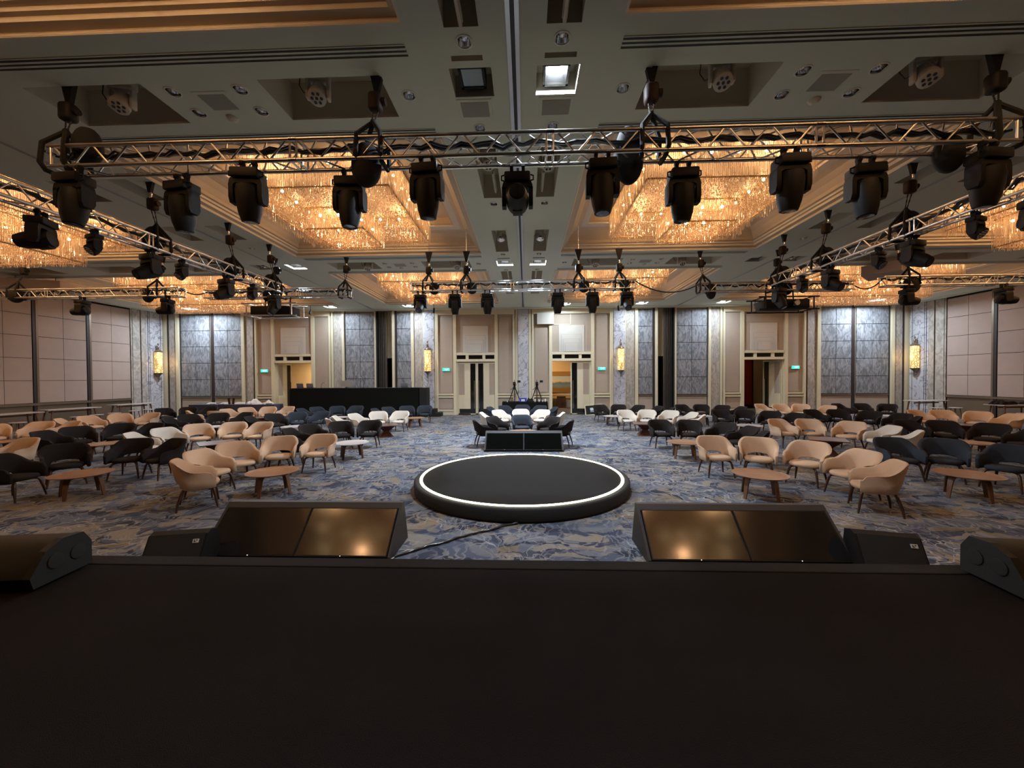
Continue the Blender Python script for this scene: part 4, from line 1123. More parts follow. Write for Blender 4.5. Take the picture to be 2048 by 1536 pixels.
for k, (x, h, nm) in enumerate(((0.62, 0.16, 'bottle'), (0.83, 0.14, 'bottle'), (1.02, 0.10, 'cup'), (1.16, 0.17, 'bottle'), (-0.85, 0.06, 'cup'))):
    c = MB(); c.lathe([(0.03, 0), (0.034, 0.01), (0.034, h * 0.7), (0.014, h * 0.88), (0.014, h)] if nm == 'bottle' else [(0.028, 0), (0.038, h)], 14)
    o = c.build(nm, 'paper', smooth=40); o.location = (x, 20.38, 0.83)
    tag(o, ['first small white bottle from the left on the draped table', 'second small white bottle from the left on the draped table', 'white paper cup between the bottles on the draped table', 'rightmost white bottle on the draped table', 'white paper cup at the left end of the draped table'][k], nm, 'things on the draped table')

o = empty('buffet_table', (-15.6, 20.35, 0)); tag(o, 'long buffet table under a dark navy cloth before the grey wall panels', 'table')
c = MB(); bm = bmesh.new(); bmesh.ops.create_cube(bm, size=1); bmesh.ops.subdivide_edges(bm, edges=bm.edges[:], cuts=14, use_grid_fill=True)
for v in bm.verts:
    k = 0.5 - v.co.z; a = v.co.x * 60 + v.co.y * 17
    v.co = Vector((v.co.x * (4.7 + 0.08 * k), v.co.y * (0.75 + 0.06 * k), (v.co.z + 0.5) * 0.76))
    if v.co.z < 0.74: v.co.y += 0.02 * math.sin(a) * k
c.bm(bm); c.build('tablecloth', 'navy', o, smooth=60)
for k, (x, n_, r_) in enumerate(((-16.9, 4, 0.13), (-16.4, 3, 0.13), (-13.75, 5, 0.14))):
    c = MB()
    for j in range(n_): c.lathe([(r_ * 0.5, 0.012 * j), (r_, 0.012 * j + 0.016), (r_, 0.012 * j + 0.02), (r_ * 0.5, 0.012 * j + 0.012)], 18)
    o = c.build('plate_stack', 'paper', smooth=30); o.location = (x, 20.3, 0.76)
    tag(o, ['leftmost stack of white plates on the buffet table', 'second stack of white plates on the buffet table', 'rightmost stack of white plates on the buffet table'][k], 'plates', 'crockery on the buffet table')
heap('napkin_heap', -14.6, 20.3, 0.76, 0.36, 0.2, 0.22, 'paper', 'heap of folded cream napkins towards the right of the buffet table', 'napkins', 2)
heap('napkin_heap', -13.9, 20.45, 0.76, 0.22, 0.14, 0.16, 'paper', 'smaller heap of cream napkins beside the rightmost plates', 'napkins', 4)
for k, (x, l_) in enumerate(((-15.95, 'left'), (-15.75, 'right'))):
    c = MB(); c.rbox(-0.06, 0.06, -0.008, 0.008, 0, 0.34, 0.003, mat=Matrix.Rotation(R(-8 + 14 * k), 4, 'Y')); o = c.build('menu_board', 'walnut'); o.location = (x, 20.3, 0.765)
    tag(o, '%s upright wooden menu board on the buffet table' % l_, 'board', 'menu boards on the buffet')
for k, x in enumerate((-17.9, -17.05, -16.2, -15.35, -14.5)):
    place_chair(x, 21.15, 0.1 * k - 0.2, 'W', 'pale armchair %s behind the navy buffet table' % ('first from left', 'second from left', 'third from left', 'fourth from left', 'fifth from left')[k], 'pale armchairs behind the buffet')

o = empty('leaning_picture', (3.95, 21.6, 0)); o.rotation_euler = (R(-12), R(-4), 0); tag(o, 'framed picture with pale frame leaning on the floor right of the open door', 'picture')
c = MB()
for (x0, x1, z0, z1) in ((-0.5, 0.5, 0, 0.05), (-0.5, 0.5, 0.55, 0.60), (-0.5, -0.45, 0, 0.6), (0.45, 0.5, 0, 0.6)): c.rbox(x0, x1, -0.02, 0.02, z0, z1, 0.004)
c.build('frame', 'wallc', o)
c = MB(); c.box(-0.45, 0.45, -0.005, 0.01, 0.05, 0.55); c.build('dark_mount', 'blackm', o)
c = MB(); c.box(-0.2, 0.2, -0.012, -0.004, 0.18, 0.42); c.build('picture_print', 'paint', o)

# ------------------------------------------------------------------ chandeliers
def strands(mb, pts, z0, z1, rnd, jit=0.05, rad=0.0065, seg=3, lift=0.0):
    for (x, y) in pts:
        zt = z1 - rnd.uniform(0, 0.02); zb = z0 - rnd.uniform(-jit, jit)
        L = (zt - zb) / seg
        for k in range(seg):
            a = zt - L * k - 0.008; e = zt - L * (k + 1) + 0.012
            r_ = rad * rnd.uniform(0.8, 1.25); an = rnd.uniform(0, 1.57); xx = x + rnd.uniform(-0.008, 0.008); yy = y + rnd.uniform(-0.008, 0.008)
            c4 = [(xx + r_ * math.cos(an + q * PI / 2), yy + r_ * math.sin(an + q * PI / 2)) for q in range(4)]
            vs = [(p[0], p[1], a) for p in c4] + [(p[0], p[1], e) for p in c4]
            mb.add(vs, [(0, 1, 5, 4), (1, 2, 6, 5), (2, 3, 7, 6), (3, 0, 4, 7), (3, 2, 1, 0), (4, 5, 6, 7)])
def drops(mb, x0, x1, y0, y1, n, z0, z1, rnd, sz=0.0105):
    for _ in range(n):
        x, y, z = rnd.uniform(x0, x1), rnd.uniform(y0, y1), rnd.uniform(z0, z1)
        r_ = sz * rnd.uniform(0.6, 1.3); h = r_ * rnd.uniform(1.2, 2.4); an = rnd.uniform(0, 1.57)
        vs = [(x, y, z - h), (x, y, z + h)] + [(x + r_ * math.cos(an + q * PI / 2), y + r_ * math.sin(an + q * PI / 2), z + rnd.uniform(-.3, .3) * r_) for q in range(4)]
        mb.add(vs, [(0, 3, 2), (0, 4, 3), (0, 5, 4), (0, 2, 5), (1, 2, 3), (1, 3, 4), (1, 4, 5), (1, 5, 2)])
def perim(hx, hy, step, off=0.0):
    pts = []
    nx = int(2 * hx / step); ny = int(2 * hy / step)
    for i in range(nx + 1):
        x = -hx + 2 * hx * i / nx; pts += [(x, -hy + off), (x, hy - off)]
    for j in range(1, ny):
        y = -hy + 2 * hy * j / ny; pts += [(-hx + off, y), (hx - off, y)]
    return pts
def frame_rect(mb, hx, hy, z, r_=0.018):
    for a, e in (((-hx, -hy), (hx, -hy)), ((hx, -hy), (hx, hy)), ((hx, hy), (-hx, hy)), ((-hx, hy), (-hx, -hy))):
        mb.box(min(a[0], e[0]) - r_, max(a[0], e[0]) + r_, min(a[1], e[1]) - r_, max(a[1], e[1]) + r_, z - r_, z + r_)
def make_chandelier(hx, hy, ix, iy, zi, dense, seed):
    rnd = random.Random(seed)
    o = empty('chandelier')     # origin on the plane of the ceiling (z = HC)
    top = 0.80
    c = MB(); frame_rect(c, hx - 0.02, hy - 0.02, top); frame_rect(c, hx - 0.06, hy - 0.06, 0.10, 0.012); frame_rect(c, ix - 0.03, iy - 0.03, 0.10, 0.015); frame_rect(c, ix - 0.03, iy - 0.03, zi + 0.09, 0.012)
    c.build('frame', 'gold', o)
    c = MB(); c.box(-hx, hx, -hy, hy, top + 0.0, top + 0.012); c.build('mirror_plate', 'coffer', o)
    c = MB(); strands(c, perim(hx, hy, 0.04), -0.04, top - 0.02, rnd, 0.09); strands(c, perim(hx - 0.08, hy - 0.08, 0.055), 0.04, top - 0.02, rnd, 0.06)
    q = c.build('outer_crystal_curtain', 'crystal', o, recalc=False); q['kind'] = 'stuff'
    c = MB(); drops(c, -hx + 0.08, hx - 0.08, -hy + 0.08, hy - 0.08, dense, 0.02, 0.22, rnd)
    q = c.build('crystal_underside', 'crystal_shaded', o, recalc=False); q['kind'] = 'stuff'
    c = MB(); strands(c, perim(ix, iy, 0.04), zi + 0.02, 0.14, rnd, 0.04); strands(c, perim(ix - 0.06, iy - 0.06, 0.05), zi + 0.03, 0.14, rnd, 0.04)
    q = c.build('inner_crystal_curtain', 'crystal', o, recalc=False); q['kind'] = 'stuff'
    c = MB(); drops(c, -ix + 0.05, ix - 0.05, -iy + 0.05, iy - 0.05, int(dense * 0.2), zi, zi + 0.14, rnd)
    q = c.build('inner_crystal_underside', 'crystal_shaded', o, recalc=False); q['kind'] = 'stuff'
    bulbs = []
    nx, ny = (6, 6) if hx < 2 else (10, 6)
    for i in range(nx):
        x = -hx + 0.3 + (2 * hx - 0.6) * i / (nx - 1); bulbs += [(x, -hy + 0.2, top - 0.12), (x, hy - 0.2, top - 0.12)]
    for j in range(1, ny - 1):
        y = -hy + 0.2 + (2 * hy - 0.4) * j / (ny - 1); bulbs += [(-hx + 0.2, y, top - 0.12), (hx - 0.2, y, top - 0.12)]
    m = 3 if ix < 1 else 6
    for i in range(m):
        x = -ix + 0.25 + (2 * ix - 0.5) * i / (m - 1); bulbs += [(x, -iy + 0.22, 0.0), (x, iy - 0.22, 0.0)]
    bulb_me = None
    for p in bulbs:
        if bulb_me is None:
            c = MB(); c.sphere((0, 0, 0), 0.032, 0, 10, 8); b_ = c.build('bulb', 'bulb', o, smooth=80); bulb_me = b_.data
        else:
            b_ = bpy.data.objects.new('bulb', bulb_me); COL.objects.link(b_); b_.parent = o
        b_.location = p
    return o
CH_P, CHO_P = 1.0, 1.0      # multipliers for the lamp power
def chandelier_lights(x, y, hx, hy, ix, iy, zi, p):
    xs = (-hx * 0.62, hx * 0.62) if hx < 2 else (-hx * 0.75, 0, hx * 0.75)
    for sx in xs:
        for sy in (-1, 1): point('chandelier_lamp', (x + sx, y + sy * hy * 0.66, HC + 0.5), p, WARM, 0.10)
    for sx in ((0,) if ix < 1 else (-ix * 0.6, ix * 0.6)): point('chandelier_lamp', (x + sx, y, HC - 0.10), p * 1.3, WARM, 0.06)
chin = make_chandelier(1.68, 1.68, 0.70, 0.68, -0.48, 7500, 11); KIDS[chin.name] = kids_of(chin)
chout = make_chandelier(2.80, 1.68, 2.30, 0.95, -0.70, 10500, 12); KIDS[chout.name] = kids_of(chout)
CH = []
for s, sn in ((-1, 'left'), (1, 'right')):
    for row, yc in (('nearer', 9.58), ('farther', 17.45), ('foremost', 1.71)):
        CH.append((chin, s * (4.24 if s > 0 else 4.33), yc, 'square two-tier crystal chandelier, %s one %s of the centre beam' % (row, sn), False))
        CH.append((chout, s * 14.6, yc, 'wide two-tier crystal chandelier, %s one over the %s side of the hall' % (row, sn), True))
used = set()
for proto, x, y, lab, wide in CH:
    if proto.name not in used: o = proto; used.add(proto.name)
    else: o = copy_tree(proto)
    o.location = (x, y, HC); tag(o, lab, 'chandelier', 'crystal chandeliers')
    if wide: chandelier_lights(x, y, 2.8, 1.68, 2.3, 0.95, -0.7, 22)
    else: chandelier_lights(x, y, 1.68, 1.68, 0.7, 0.68, -0.48, 19)

# ------------------------------------------------------------------ lamps and fittings in the ceiling
def flood(x, y, lit, sz, label, power=0, depth=0.2):
    o = empty('ceiling_floodlight', (x, y, HC)); tag(o, label, 'light', 'floodlights recessed in the ceiling')
    c = MB()
    hx, hy = sz, sz * 1.1
    for (a, e, f_, g) in ((-hx, hx, -hy, -hy + 0.035), (-hx, hx, hy - 0.035, hy), (-hx, -hx + 0.03, -hy, hy), (hx - 0.03, hx, -hy, hy)): c.box(a, e, f_, g, 0.06, depth)
    c.box(-hx, hx, -hy, hy, depth, depth + 0.04); c.build('housing', 'black', o)
    c = MB()
    r0_ = [(-hx + 0.03, -hy + 0.035, 0.09), (hx - 0.03, -hy + 0.035, 0.09), (hx - 0.03, hy - 0.035, 0.09), (-hx + 0.03, hy - 0.035, 0.09)]
    r1_ = [(p[0] * 0.72, p[1] * 0.72, depth - 0.04) for p in r0_]
    for k in range(4): c.quad(r0_[k], r0_[(k + 1) % 4], r1_[(k + 1) % 4], r1_[k])
    c.build('reflector', 'rail' if not lit else 'rail', o, recalc=False)
    c = MB(); c.quad(*r1_)
    c.build('lamp_array', 'flood_on' if lit else 'flood_off', o, recalc=False)
    if lit:
        c = MB(); c.box(-hx + 0.035, hx - 0.035, -hy + 0.04, hy - 0.04, 0.065, 0.072)
        area('flood_lamp', (x, y, HC + 0.055), 0.2, power, COOL)
    else:
        c = MB(); c.box(-hx + 0.035, hx - 0.035, -hy + 0.04, hy - 0.04, 0.07, 0.075); c.build('front_glass', 'flood_off', o)
flood(-0.56, 5.16, False, 0.17, 'unlit square floodlight left of the centre track, nearest the stage')
flood(0.55, 5.16, True, 0.17, 'dazzling lit floodlight right of the centre track, nearest the stage', 170)
flood(-0.56, 13.22, True, 0.15, 'lit floodlight left of the centre track, above the middle of the hall', 330)
flood(0.56, 13.22, True, 0.15, 'lit floodlight right of the centre track, above the middle of the hall', 330)
flood(-7.87, 13.22, True, 0.16, 'lit floodlight in the left beam between two chandeliers', 160)
flood(-9.11, 13.22, False, 0.16, 'unlit floodlight in the left beam, left of the lit one')
flood(7.87, 13.22, False, 0.16, 'unlit floodlight in the right beam, nearer the aisle')
flood(9.11, 13.22, False, 0.16, 'unlit floodlight in the right beam, farther from the aisle')
fl = {-18.4: 'lit floodlight above the far left corner', -10.5: 'lit floodlight above the back wall, over the left door bay', -6.2: 'lit floodlight above the back wall, over the control desk end',
      2.25: 'lit floodlight above the back wall, right of the centre column', 6.3: 'lit floodlight above the back wall, before the right partition pocket', 10.55: 'lit floodlight above the back wall, left of the far right door', 18.4: 'lit floodlight above the far right corner'}
for x in FAR: flood(x, 20.66, True, 0.20, fl[x], 190 if abs(x) > 18 else 85, 0.10)

def down(x, y, big):
    o = empty('recessed_downlight', (x, y, HC))
    c = MB(); n = 28; r_ = 0.085
    for (ra, za, rb, zb) in ((0.102, 0.0, 0.102, -0.006), (0.102, -0.006, r_, -0.010), (r_, -0.010, r_, 0.0)):
        for k in range(n):
            a0, a1 = 2 * PI * k / n, 2 * PI * (k + 1) / n
            c.quad((ra * math.cos(a0), ra * math.sin(a0), za), (ra * math.cos(a1), ra * math.sin(a1), za), (rb * math.cos(a1), rb * math.sin(a1), zb), (rb * math.cos(a0), rb * math.sin(a0), zb))
    c.build('trim_ring', 'coffer_edge', o, recalc=False)
    c = MB(); pr = [(r_, -0.004), (0.075, 0.07), (0.05, 0.12), (0.001, 0.13)]
    for i in range(3):
        for k in range(n):
            a0, a1 = 2 * PI * k / n, 2 * PI * (k + 1) / n; ra, za = pr[i]; rb, zb = pr[i + 1]
            c.quad((ra * math.cos(a0), ra * math.sin(a0), za), (ra * math.cos(a1), ra * math.sin(a1), za), (rb * math.cos(a1), rb * math.sin(a1), zb), (rb * math.cos(a0), rb * math.sin(a0), zb))
    c.build('reflector', 'chrome', o, smooth=60, recalc=False)
    return o
dproto = down(0, 0, True); KIDS[dproto.name] = kids_of(dproto)
def where(x, y):
    side = 'left' if x < 0 else 'right'
    ax = abs(x)
    col = 'centre beam' if ax < 1 else ('track-side panel' if ax < 2 else ('inner grille-panel column' if ax < 4 else ('outer grille-panel column' if ax < 6 else ('outer beam' if ax < 8.5 else 'outermost beam side'))))
    return side, col
dl_names = {}
for i, (x, y) in enumerate(DOWNS):
    o = dproto if i == 0 else copy_tree(dproto)
    o.location = (x, y, HC); side, col = where(x, y)
    peers = sorted({q[1] for q in DOWNS if where(*q) == (side, col)}); k = peers.index(y) + 1
    extra = ''
    lab = 'round downlight%s, %s %s, %s from the stage' % (extra, side, col, ['', 'first', 'second', 'third', 'fourth', 'fifth', 'sixth', 'seventh'][k])
    tag(o, lab, 'downlight', 'round downlights in the ceiling')

def diffuser(x0, x1, y, label):
    o = empty('air_diffuser', ((x0 + x1) / 2, y, HC)); tag(o, label, 'vent', 'long slot vents in the ceiling'); L = (x1 - x0) / 2
    c = MB()
    for k in (-1, 0, 1): c.box(-L, L, k * 0.058 - 0.013, k * 0.058 + 0.013, -0.006, 0.0)
    c.build('slot', 'slot', o)
    c = MB()
    for k in (-0.5, 0.5): c.box(-L, L, k * 0.058 - 0.014, k * 0.058 + 0.014, -0.009, 0.0)
    for k in (-0.088, 0.076): c.box(-L, L, k, k + 0.012, -0.009, 0.0)
    c.build('vane', 'ceil', o)
rn = {4.62: 'nearest the stage', 6.14: 'second from the stage', 12.44: 'third from the stage', 13.98: 'fourth from the stage', 20.15: 'nearest the back wall'}
for y in rn:
    for x0, x1, nm in ((-19.5, -9.8, 'far left bay'), (-7.1, -1.28, 'left centre bay'), (1.28, 7.1, 'right centre bay'), (9.8, 19.5, 'far right bay')):
        diffuser(x0, x1, y, 'long black slot vent %s, %s' % (rn[y], nm))

def grille(x, y, label, sx=0.20, sy=0.155):
    o = empty('speaker_grille', (x, y, HC)); tag(o, label, 'speaker', 'square speaker grilles in the ceiling')
    c = MB(); c.rbox(-sx - 0.05, sx + 0.05, -sy - 0.05, sy + 0.05, -0.008, 0.002, 0.003); c.build('frame', 'ceil', o)
    c = MB(); c.rbox(-sx, sx, -sy, sy, -0.012, -0.002, 0.003); c.build('grille_cloth', 'grillec', o)
for s, sn in ((-1, 'left'), (1, 'right')):
    grille(s * 0.585, 5.66, 'square speaker grille in the centre beam, %s of the track' % sn)
    for k in (0, 1): grille(s * 4.19, 5.35 + k * PITCH_Y, 'square speaker grille between four downlights, %s half, %s strip' % (sn, ('nearer', 'farther')[k]), 0.19, 0.15)
for s, sn in ((-1, 'left'), (1, 'right')):
    for k in (0, 1):
        c = MB(); c.lathe([(0.03, -0.05), (0.06, -0.04), (0.075, -0.012), (0.08, 0.0)], 20); o = c.build('smoke_detector', 'whitefix', smooth=50); o.location = (s * 4.25, 5.68 + k * PITCH_Y, HC)
        tag(o, 'round smoke detector behind the speaker grille, %s half, %s strip' % (sn, ('nearer', 'farther')[k]), 'detector', 'smoke detectors')

def tube_light(x, y0, y1, z, label):
    o = empty('tube_light', (x, (y0 + y1) / 2, z)); tag(o, label, 'light', 'unlit tubes in ceiling recesses'); L = (y1 - y0) / 2
    c = MB(); c.box(-0.03, 0.03, -L, L, 0.03, 0.06); c.build('batten', 'ceil', o)
    c = MB(); c.tube([(0, -L, 0), (0, L, 0)], 0.022, 10); c.build('tube', 'whitefix', o, smooth=50)
for s, sn in ((-1, 'left'), (1, 'right')):
    tube_light(s * 0.575, 2.95, 4.31, HC - 0.01, 'unlit tube light in the recess %s of the track, above the stage' % sn)
    tube_light(s * 0.53, 14.25, 15.3, HC + 0.02, 'unlit tube in the farther recess %s of the track' % sn)
    tube_light(s * 0.50, 7.6, 8.38, HC + 0.1, 'unlit tube in the middle recess %s of the track' % sn)

def white_head(x, y, z, rz, label, tilt=0.5):
    o = empty('white_moving_light', (x, y, z), rz); tag(o, label, 'light', 'white moving lights in the ceiling recesses')
    c = MB(); c.rbox(-0.14, 0.14, -0.10, 0.10, -0.13, 0, 0.02); c.build('base', 'whitefix', o, smooth=40)
    c = MB(); c.tube([(0, 0, -0.01), (0, 0, HC + (0.55 if abs(x) > 1 else 0.5) - z)], 0.03, 8); c.build('mount', 'whitefix', o, smooth=40)
    c = MB()
    for s in (-1, 1): c.rbox(s * 0.135 - 0.022, s * 0.135 + 0.022, -0.05, 0.05, -0.42, -0.12, 0.015)
    c.rbox(-0.15, 0.15, -0.06, 0.06, -0.18, -0.12, 0.015); c.build('yoke', 'whitefix', o, smooth=40)
    m = Matrix.Translation(Vector((0, 0, -0.33))) @ Matrix.Rotation(-tilt, 4, 'X')
    c = MB(); c.lathe([(0.07, 0.12), (0.10, 0.10), (0.105, -0.04), (0.115, -0.06), (0.115, -0.12), (0.10, -0.13)][::-1], 24, mat=m); h = c.build('head', 'whitefix', o, smooth=40)
    for k in range(7):
        a = k * PI / 3; r_ = 0.062 if k < 6 else 0
        c = MB(); c.lathe([(0.02, -0.136), (0.02, -0.125)], 12, mat=m @ Matrix.Translation(Vector((r_ * math.cos(a), r_ * math.sin(a), 0)))); c.build('lens', 'lens', h)
    c = MB(); c.tube([(-0.15, 0.02, -0.02), (-0.24, 0.03, -0.02), (-0.26, 0.03, -0.22), (-0.20, 0.03, -0.32), (-0.14, 0.03, -0.30)], 0.007, 6); c.build('cable', 'cable', o, smooth=60)
for x, y, z, rz, lab in ((-2.70, 5.25, HC + 0.33, 0.15, 'white moving light in the recess second left from the centre beam'), (2.74, 5.25, HC + 0.36, -0.15, 'white moving light in the recess second right from the centre beam'),
                         (-5.5, 5.25, HC + 0.30, 0.2, 'white moving light in the far left recess above the truss'), (5.35, 5.25, HC + 0.32, -0.3, 'white moving light in the far right recess above the truss'),
                         (-0.55, 7.25, HC + 0.46, 0.1, 'white moving light in the beam recess left of the track'), (0.57, 7.25, HC + 0.42, -0.1, 'white moving light in the beam recess right of the track'),
                         (-2.2, 13.2, HC + 0.3, 0, 'white moving light in the farther strip, left half, nearer the track'), (2.5, 13.2, HC + 0.3, 0, 'white moving light in the farther strip, right half, nearer the track'),
                         (-5.3, 13.2, HC + 0.3, 0, 'white moving light in the farther strip, left half, outer'), (5.4, 13.2, HC + 0.3, 0, 'white moving light in the farther strip, right half, outer')):
    white_head(x, y, z, rz, lab)
for s, sn in ((-1, 'left'), (1, 'right')):
    o = empty('dome_camera', (s * 0.56, 11.1, HC + 0.3)); tag(o, 'glass dome camera in the beam recess %s of the track' % sn, 'camera', 'dome cameras in the ceiling')
    c = MB(); c.rbox(-0.12, 0.12, -0.12, 0.12, -0.14, 0.0, 0.02); c.build('mount', 'whitefix', o)
    c = MB(); c.tube([(-0.05, 0, 0.0), (-0.05, 0, 0.18)], 0.015, 6); c.tube([(0.05, 0, 0.0), (0.08, 0.05, 0.18)], 0.01, 6); c.build('bracket', 'chrome', o)
    c = MB(); c.sphere((0, 0, -0.17), 0.15, 0, 20, 12); c.build('dome', 'chrome', o, smooth=80)
for x, y, rz, sx, sy, lab in ((-18.3, 13.9, 0.35, 0.95, 0.42, 'pale boxed projector housing hanging below the ceiling at far left'), (12.35, 13.6, 0.7, 0.55, 0.5, 'pale boxed projector housing hanging below the ceiling, right half')):
    o = empty('projector_housing', (x, y, 5.62), rz); tag(o, lab, 'box', 'pale housings below the ceiling')
    c = MB(); c.rbox(-sx, sx, -sy, sy, -0.12, 0.22, 0.015); c.build('casing', 'side_panel', o)
    for q in (-1, 1):
        c = MB(); c.tube([(q * sx * 0.6, 0, 0.2), (q * sx * 0.6, 0, HC - 5.62)], 0.015, 6); c.build('hanging_rod', 'bronze', o)
for s in (-1, 1):
    for k, yy in enumerate((5.8, 8.0, 10.2)): pass

# ------------------------------------------------------------------ wall lamps, exit signs, projection window
def sconce(x, y, rz, label):
    o = empty('wall_lamp', (x, y, 0), rz); tag(o, label, 'lamp', 'latticed wall lamps on the marble columns')
    c = MB(); c.lathe([(0.16, 2.50), (0.175, 2.52), (0.175, 3.70), (0.16, 3.72)], 28); c.build('lamp_shade', 'sconce', o, smooth=50)
    c = MB(); c.lathe([(0.18, 3.70), (0.19, 3.73), (0.12, 3.82), (0.04, 3.88), (0.06, 3.96), (0.05, 4.04), (0.015, 4.10), (0.04, 4.16), (0.01, 4.24)], 18); c.build('top_finial', 'bronze', o, smooth=50)
    c = MB(); c.lathe([(0.01, 2.12), (0.04, 2.20), (0.02, 2.26), (0.06, 2.36), (0.12, 2.42), (0.19, 2.50), (0.18, 2.52)], 18); c.build('bottom_finial', 'bronze', o, smooth=50)
    c = MB(); c.tube([(0, 0, 4.0), (0, 0.10, 4.02), (0, 0.17, 3.98)], 0.02, 6); c.tube([(0, 0, 2.3), (0, 0.10, 2.28), (0, 0.17, 2.3)], 0.02, 6); c.build('bracket', 'bronze', o, smooth=60)
    dv = Vector((math.sin(rz), -math.cos(rz), 0)) * 0.25
    point('sconce_lamp', (x + dv.x, y + dv.y, 3.1), 5, (1, 0.62, 0.28), 0.12)
sconce(-5.42, D - 0.36, 0, 'gold latticed wall lamp on the marble column right of the control desk')
sconce(5.42, D - 0.36, 0, 'gold latticed wall lamp on the marble column right of the open door')
sconce(-21.0, 21.42, PI / 2, 'gold latticed wall lamp in the far left corner')
sconce(21.0, 21.42, -PI / 2, 'gold latticed wall lamp in the far right corner')

def text_obj(s, size, mat, par, loc, rot=(PI / 2, 0, 0)):
    cu = bpy.data.curves.new('lettering', 'FONT'); cu.body = s; cu.size = size; cu.align_x = 'CENTER'; cu.align_y = 'CENTER'; cu.extrude = 0.002
    cu.materials.append(MT[mat]); t = bpy.data.objects.new('text_source', cu); COL.objects.link(t)
    bpy.context.view_layer.update()
    me = bpy.data.meshes.new_from_object(t.evaluated_get(bpy.context.evaluated_depsgraph_get()))
    bpy.data.objects.remove(t); me.materials.clear(); me.materials.append(MT[mat])
    o = bpy.data.objects.new('lettering', me); COL.objects.link(o); o.parent = par; o.location = loc; o.rotation_euler = rot
    return o
def exit_sign(x, y, z, label):
    o = empty('exit_sign', (x, y, z)); tag(o, label, 'sign', 'green exit signs')
    c = MB(); c.rbox(-0.22, 0.22, 0, 0.07, -0.09, 0.09, 0.01); c.build('casing', 'wallw', o)
    c = MB(); c.box(-0.205, 0.205, -0.006, 0.001, -0.075, 0.08); c.build('sign_face', 'exit', o)
    text_obj('EXIT', 0.12, 'exit_txt', o, (0.03, -0.009, 0.0))
exit_sign(-4.42, D - 0.11, 2.60, 'green exit sign left of the closed double door')
exit_sign(4.42, D - 0.11, 2.60, 'green exit sign right of the open door near the centre')
exit_sign(-15.07, D - 0.11, 2.60, 'green exit sign on the far left door bay')
exit_sign(15.07, D - 0.11, 2.60, 'green exit sign on the far right door bay')
exit_sign(12.95, 24.0, 2.95, 'green exit sign hanging in the foyer behind the far right doorway')
o = empty('projection_window', (2.2, D, 5.45)); tag(o, 'dark projection window high above the open door', 'window')
c = MB(); c.box(-0.46, 0.46, 0.02, 0.05, -0.31, 0.31); c.build('window_glass', 'glass_dark', o)
c = MB()
for a, e, f_, g in ((-0.5, 0.5, -0.35, -0.31), (-0.5, 0.5, 0.31, 0.35), (-0.5, -0.46, -0.35, 0.35), (0.46, 0.5, -0.35, 0.35)): c.box(a, e, -0.05, 0.02, f_, g)
c.build('window_surround', 'wallc', o)
c = MB(); c.rbox(-1.42, -0.47, -0.24, -0.20, -0.33, 0.31, 0.006); c.build('open_shutter', 'wallw', o)
c = MB(); c.box(-0.49, -0.46, -0.22, -0.02, -0.2, -0.16); c.box(-0.49, -0.46, -0.22, -0.02, 0.16, 0.2); c.build('hinge', 'bronze', o)

# ------------------------------------------------------------------ trusses
def truss(x0, y0, x1, y1, label, zb=4.67, s=0.24):
    # (x0,y0)-(x1,y1) is the line of the near/left chord; the box extends by s to the left of the direction
    a = Vector((x0, y0, 0)); e = Vector((x1, y1, 0)); L = (e - a).length; rz = math.atan2(y1 - y0, x1 - x0)
    o = empty('lighting_truss', (x0, y0, zb), rz); tag(o, label, 'truss', 'aluminium lighting trusses')
    for (yy, zz) in ((0, 0), (s, 0), (0, s), (s, s)):
        c = MB(); c.tube([(0, yy, zz), (L, yy, zz)], 0.025, 10); c.build('chord', 'alu', o, smooth=60)
    joints = [3.0 * k for k in range(1, int(L / 3.0) + 1) if 3.0 * k < L - 0.4]
    cuts = [0.0] + joints + [L]
    def face(P):
        c = MB()
        for i in range(len(cuts) - 1):
            u0 = cuts[i] + 0.06; u1 = cuts[i + 1] - 0.06
            n = max(2, round((u1 - u0) / s)); n += n % 2
            for k in range(n):
                p = u0 + (u1 - u0) * k / n; q = u0 + (u1 - u0) * (k + 1) / n
                c.tube([P(p + 0.015, 0 if k % 2 else 1), P(q - 0.015, 1 if k % 2 else 0)], 0.0105, 6)
            c.tube([P(u0 - 0.02, 0), P(u0 - 0.02, 1)], 0.012, 6); c.tube([P(u1 + 0.02, 0), P(u1 + 0.02, 1)], 0.012, 6)
        c.build('lattice', 'alu', o, smooth=60)
    face(lambda u, v: (u, 0, v * s)); face(lambda u, v: (u, s, v * s)); face(lambda u, v: (u, v * s, 0)); face(lambda u, v: (u, v * s, s))
    if joints:
        for j in joints:
            for (yy, zz) in ((0, 0), (s, 0), (0, s), (s, s)):
                c = MB(); c.tube([(j - 0.045, yy, zz), (j + 0.045, yy, zz)], 0.029, 10); c.build('coupler', 'chrome', o, smooth=60)
    # cable loom lying in the truss
    rnd = random.Random(int(L * 100)); pts = []
    n = int(L / 0.12)
    for k in range(n + 1):
        pts.append((L * k / n, s * 0.62 + rnd.uniform(-0.02, 0.02), s * 0.86 + rnd.uniform(-0.035, 0.02) - 0.04 * (k % 6 == 3)))
    c = MB(); c.tube(pts, 0.026, 6); c.tube([(p[0], p[1] - 0.05 + rnd.uniform(-0.02, 0.02), p[2] + rnd.uniform(-0.03, 0.01)) for p in pts], 0.014, 6)
    cb = c.build('cable_loom', 'cable', o, smooth=60)
    return o
truss(-5.58, 4.45, 5.56, 4.45, 'long truss across the front of the hall with eleven moving heads')
truss(-7.07, 1.2, -7.07, 11.2, 'long truss along the left side of the seating')
truss(7.31, 1.2, 7.31, 11.2, 'long truss along the right side of the seating')
truss(-3.25, 11.2, 3.32, 11.2, 'short truss in the middle over the back rows')
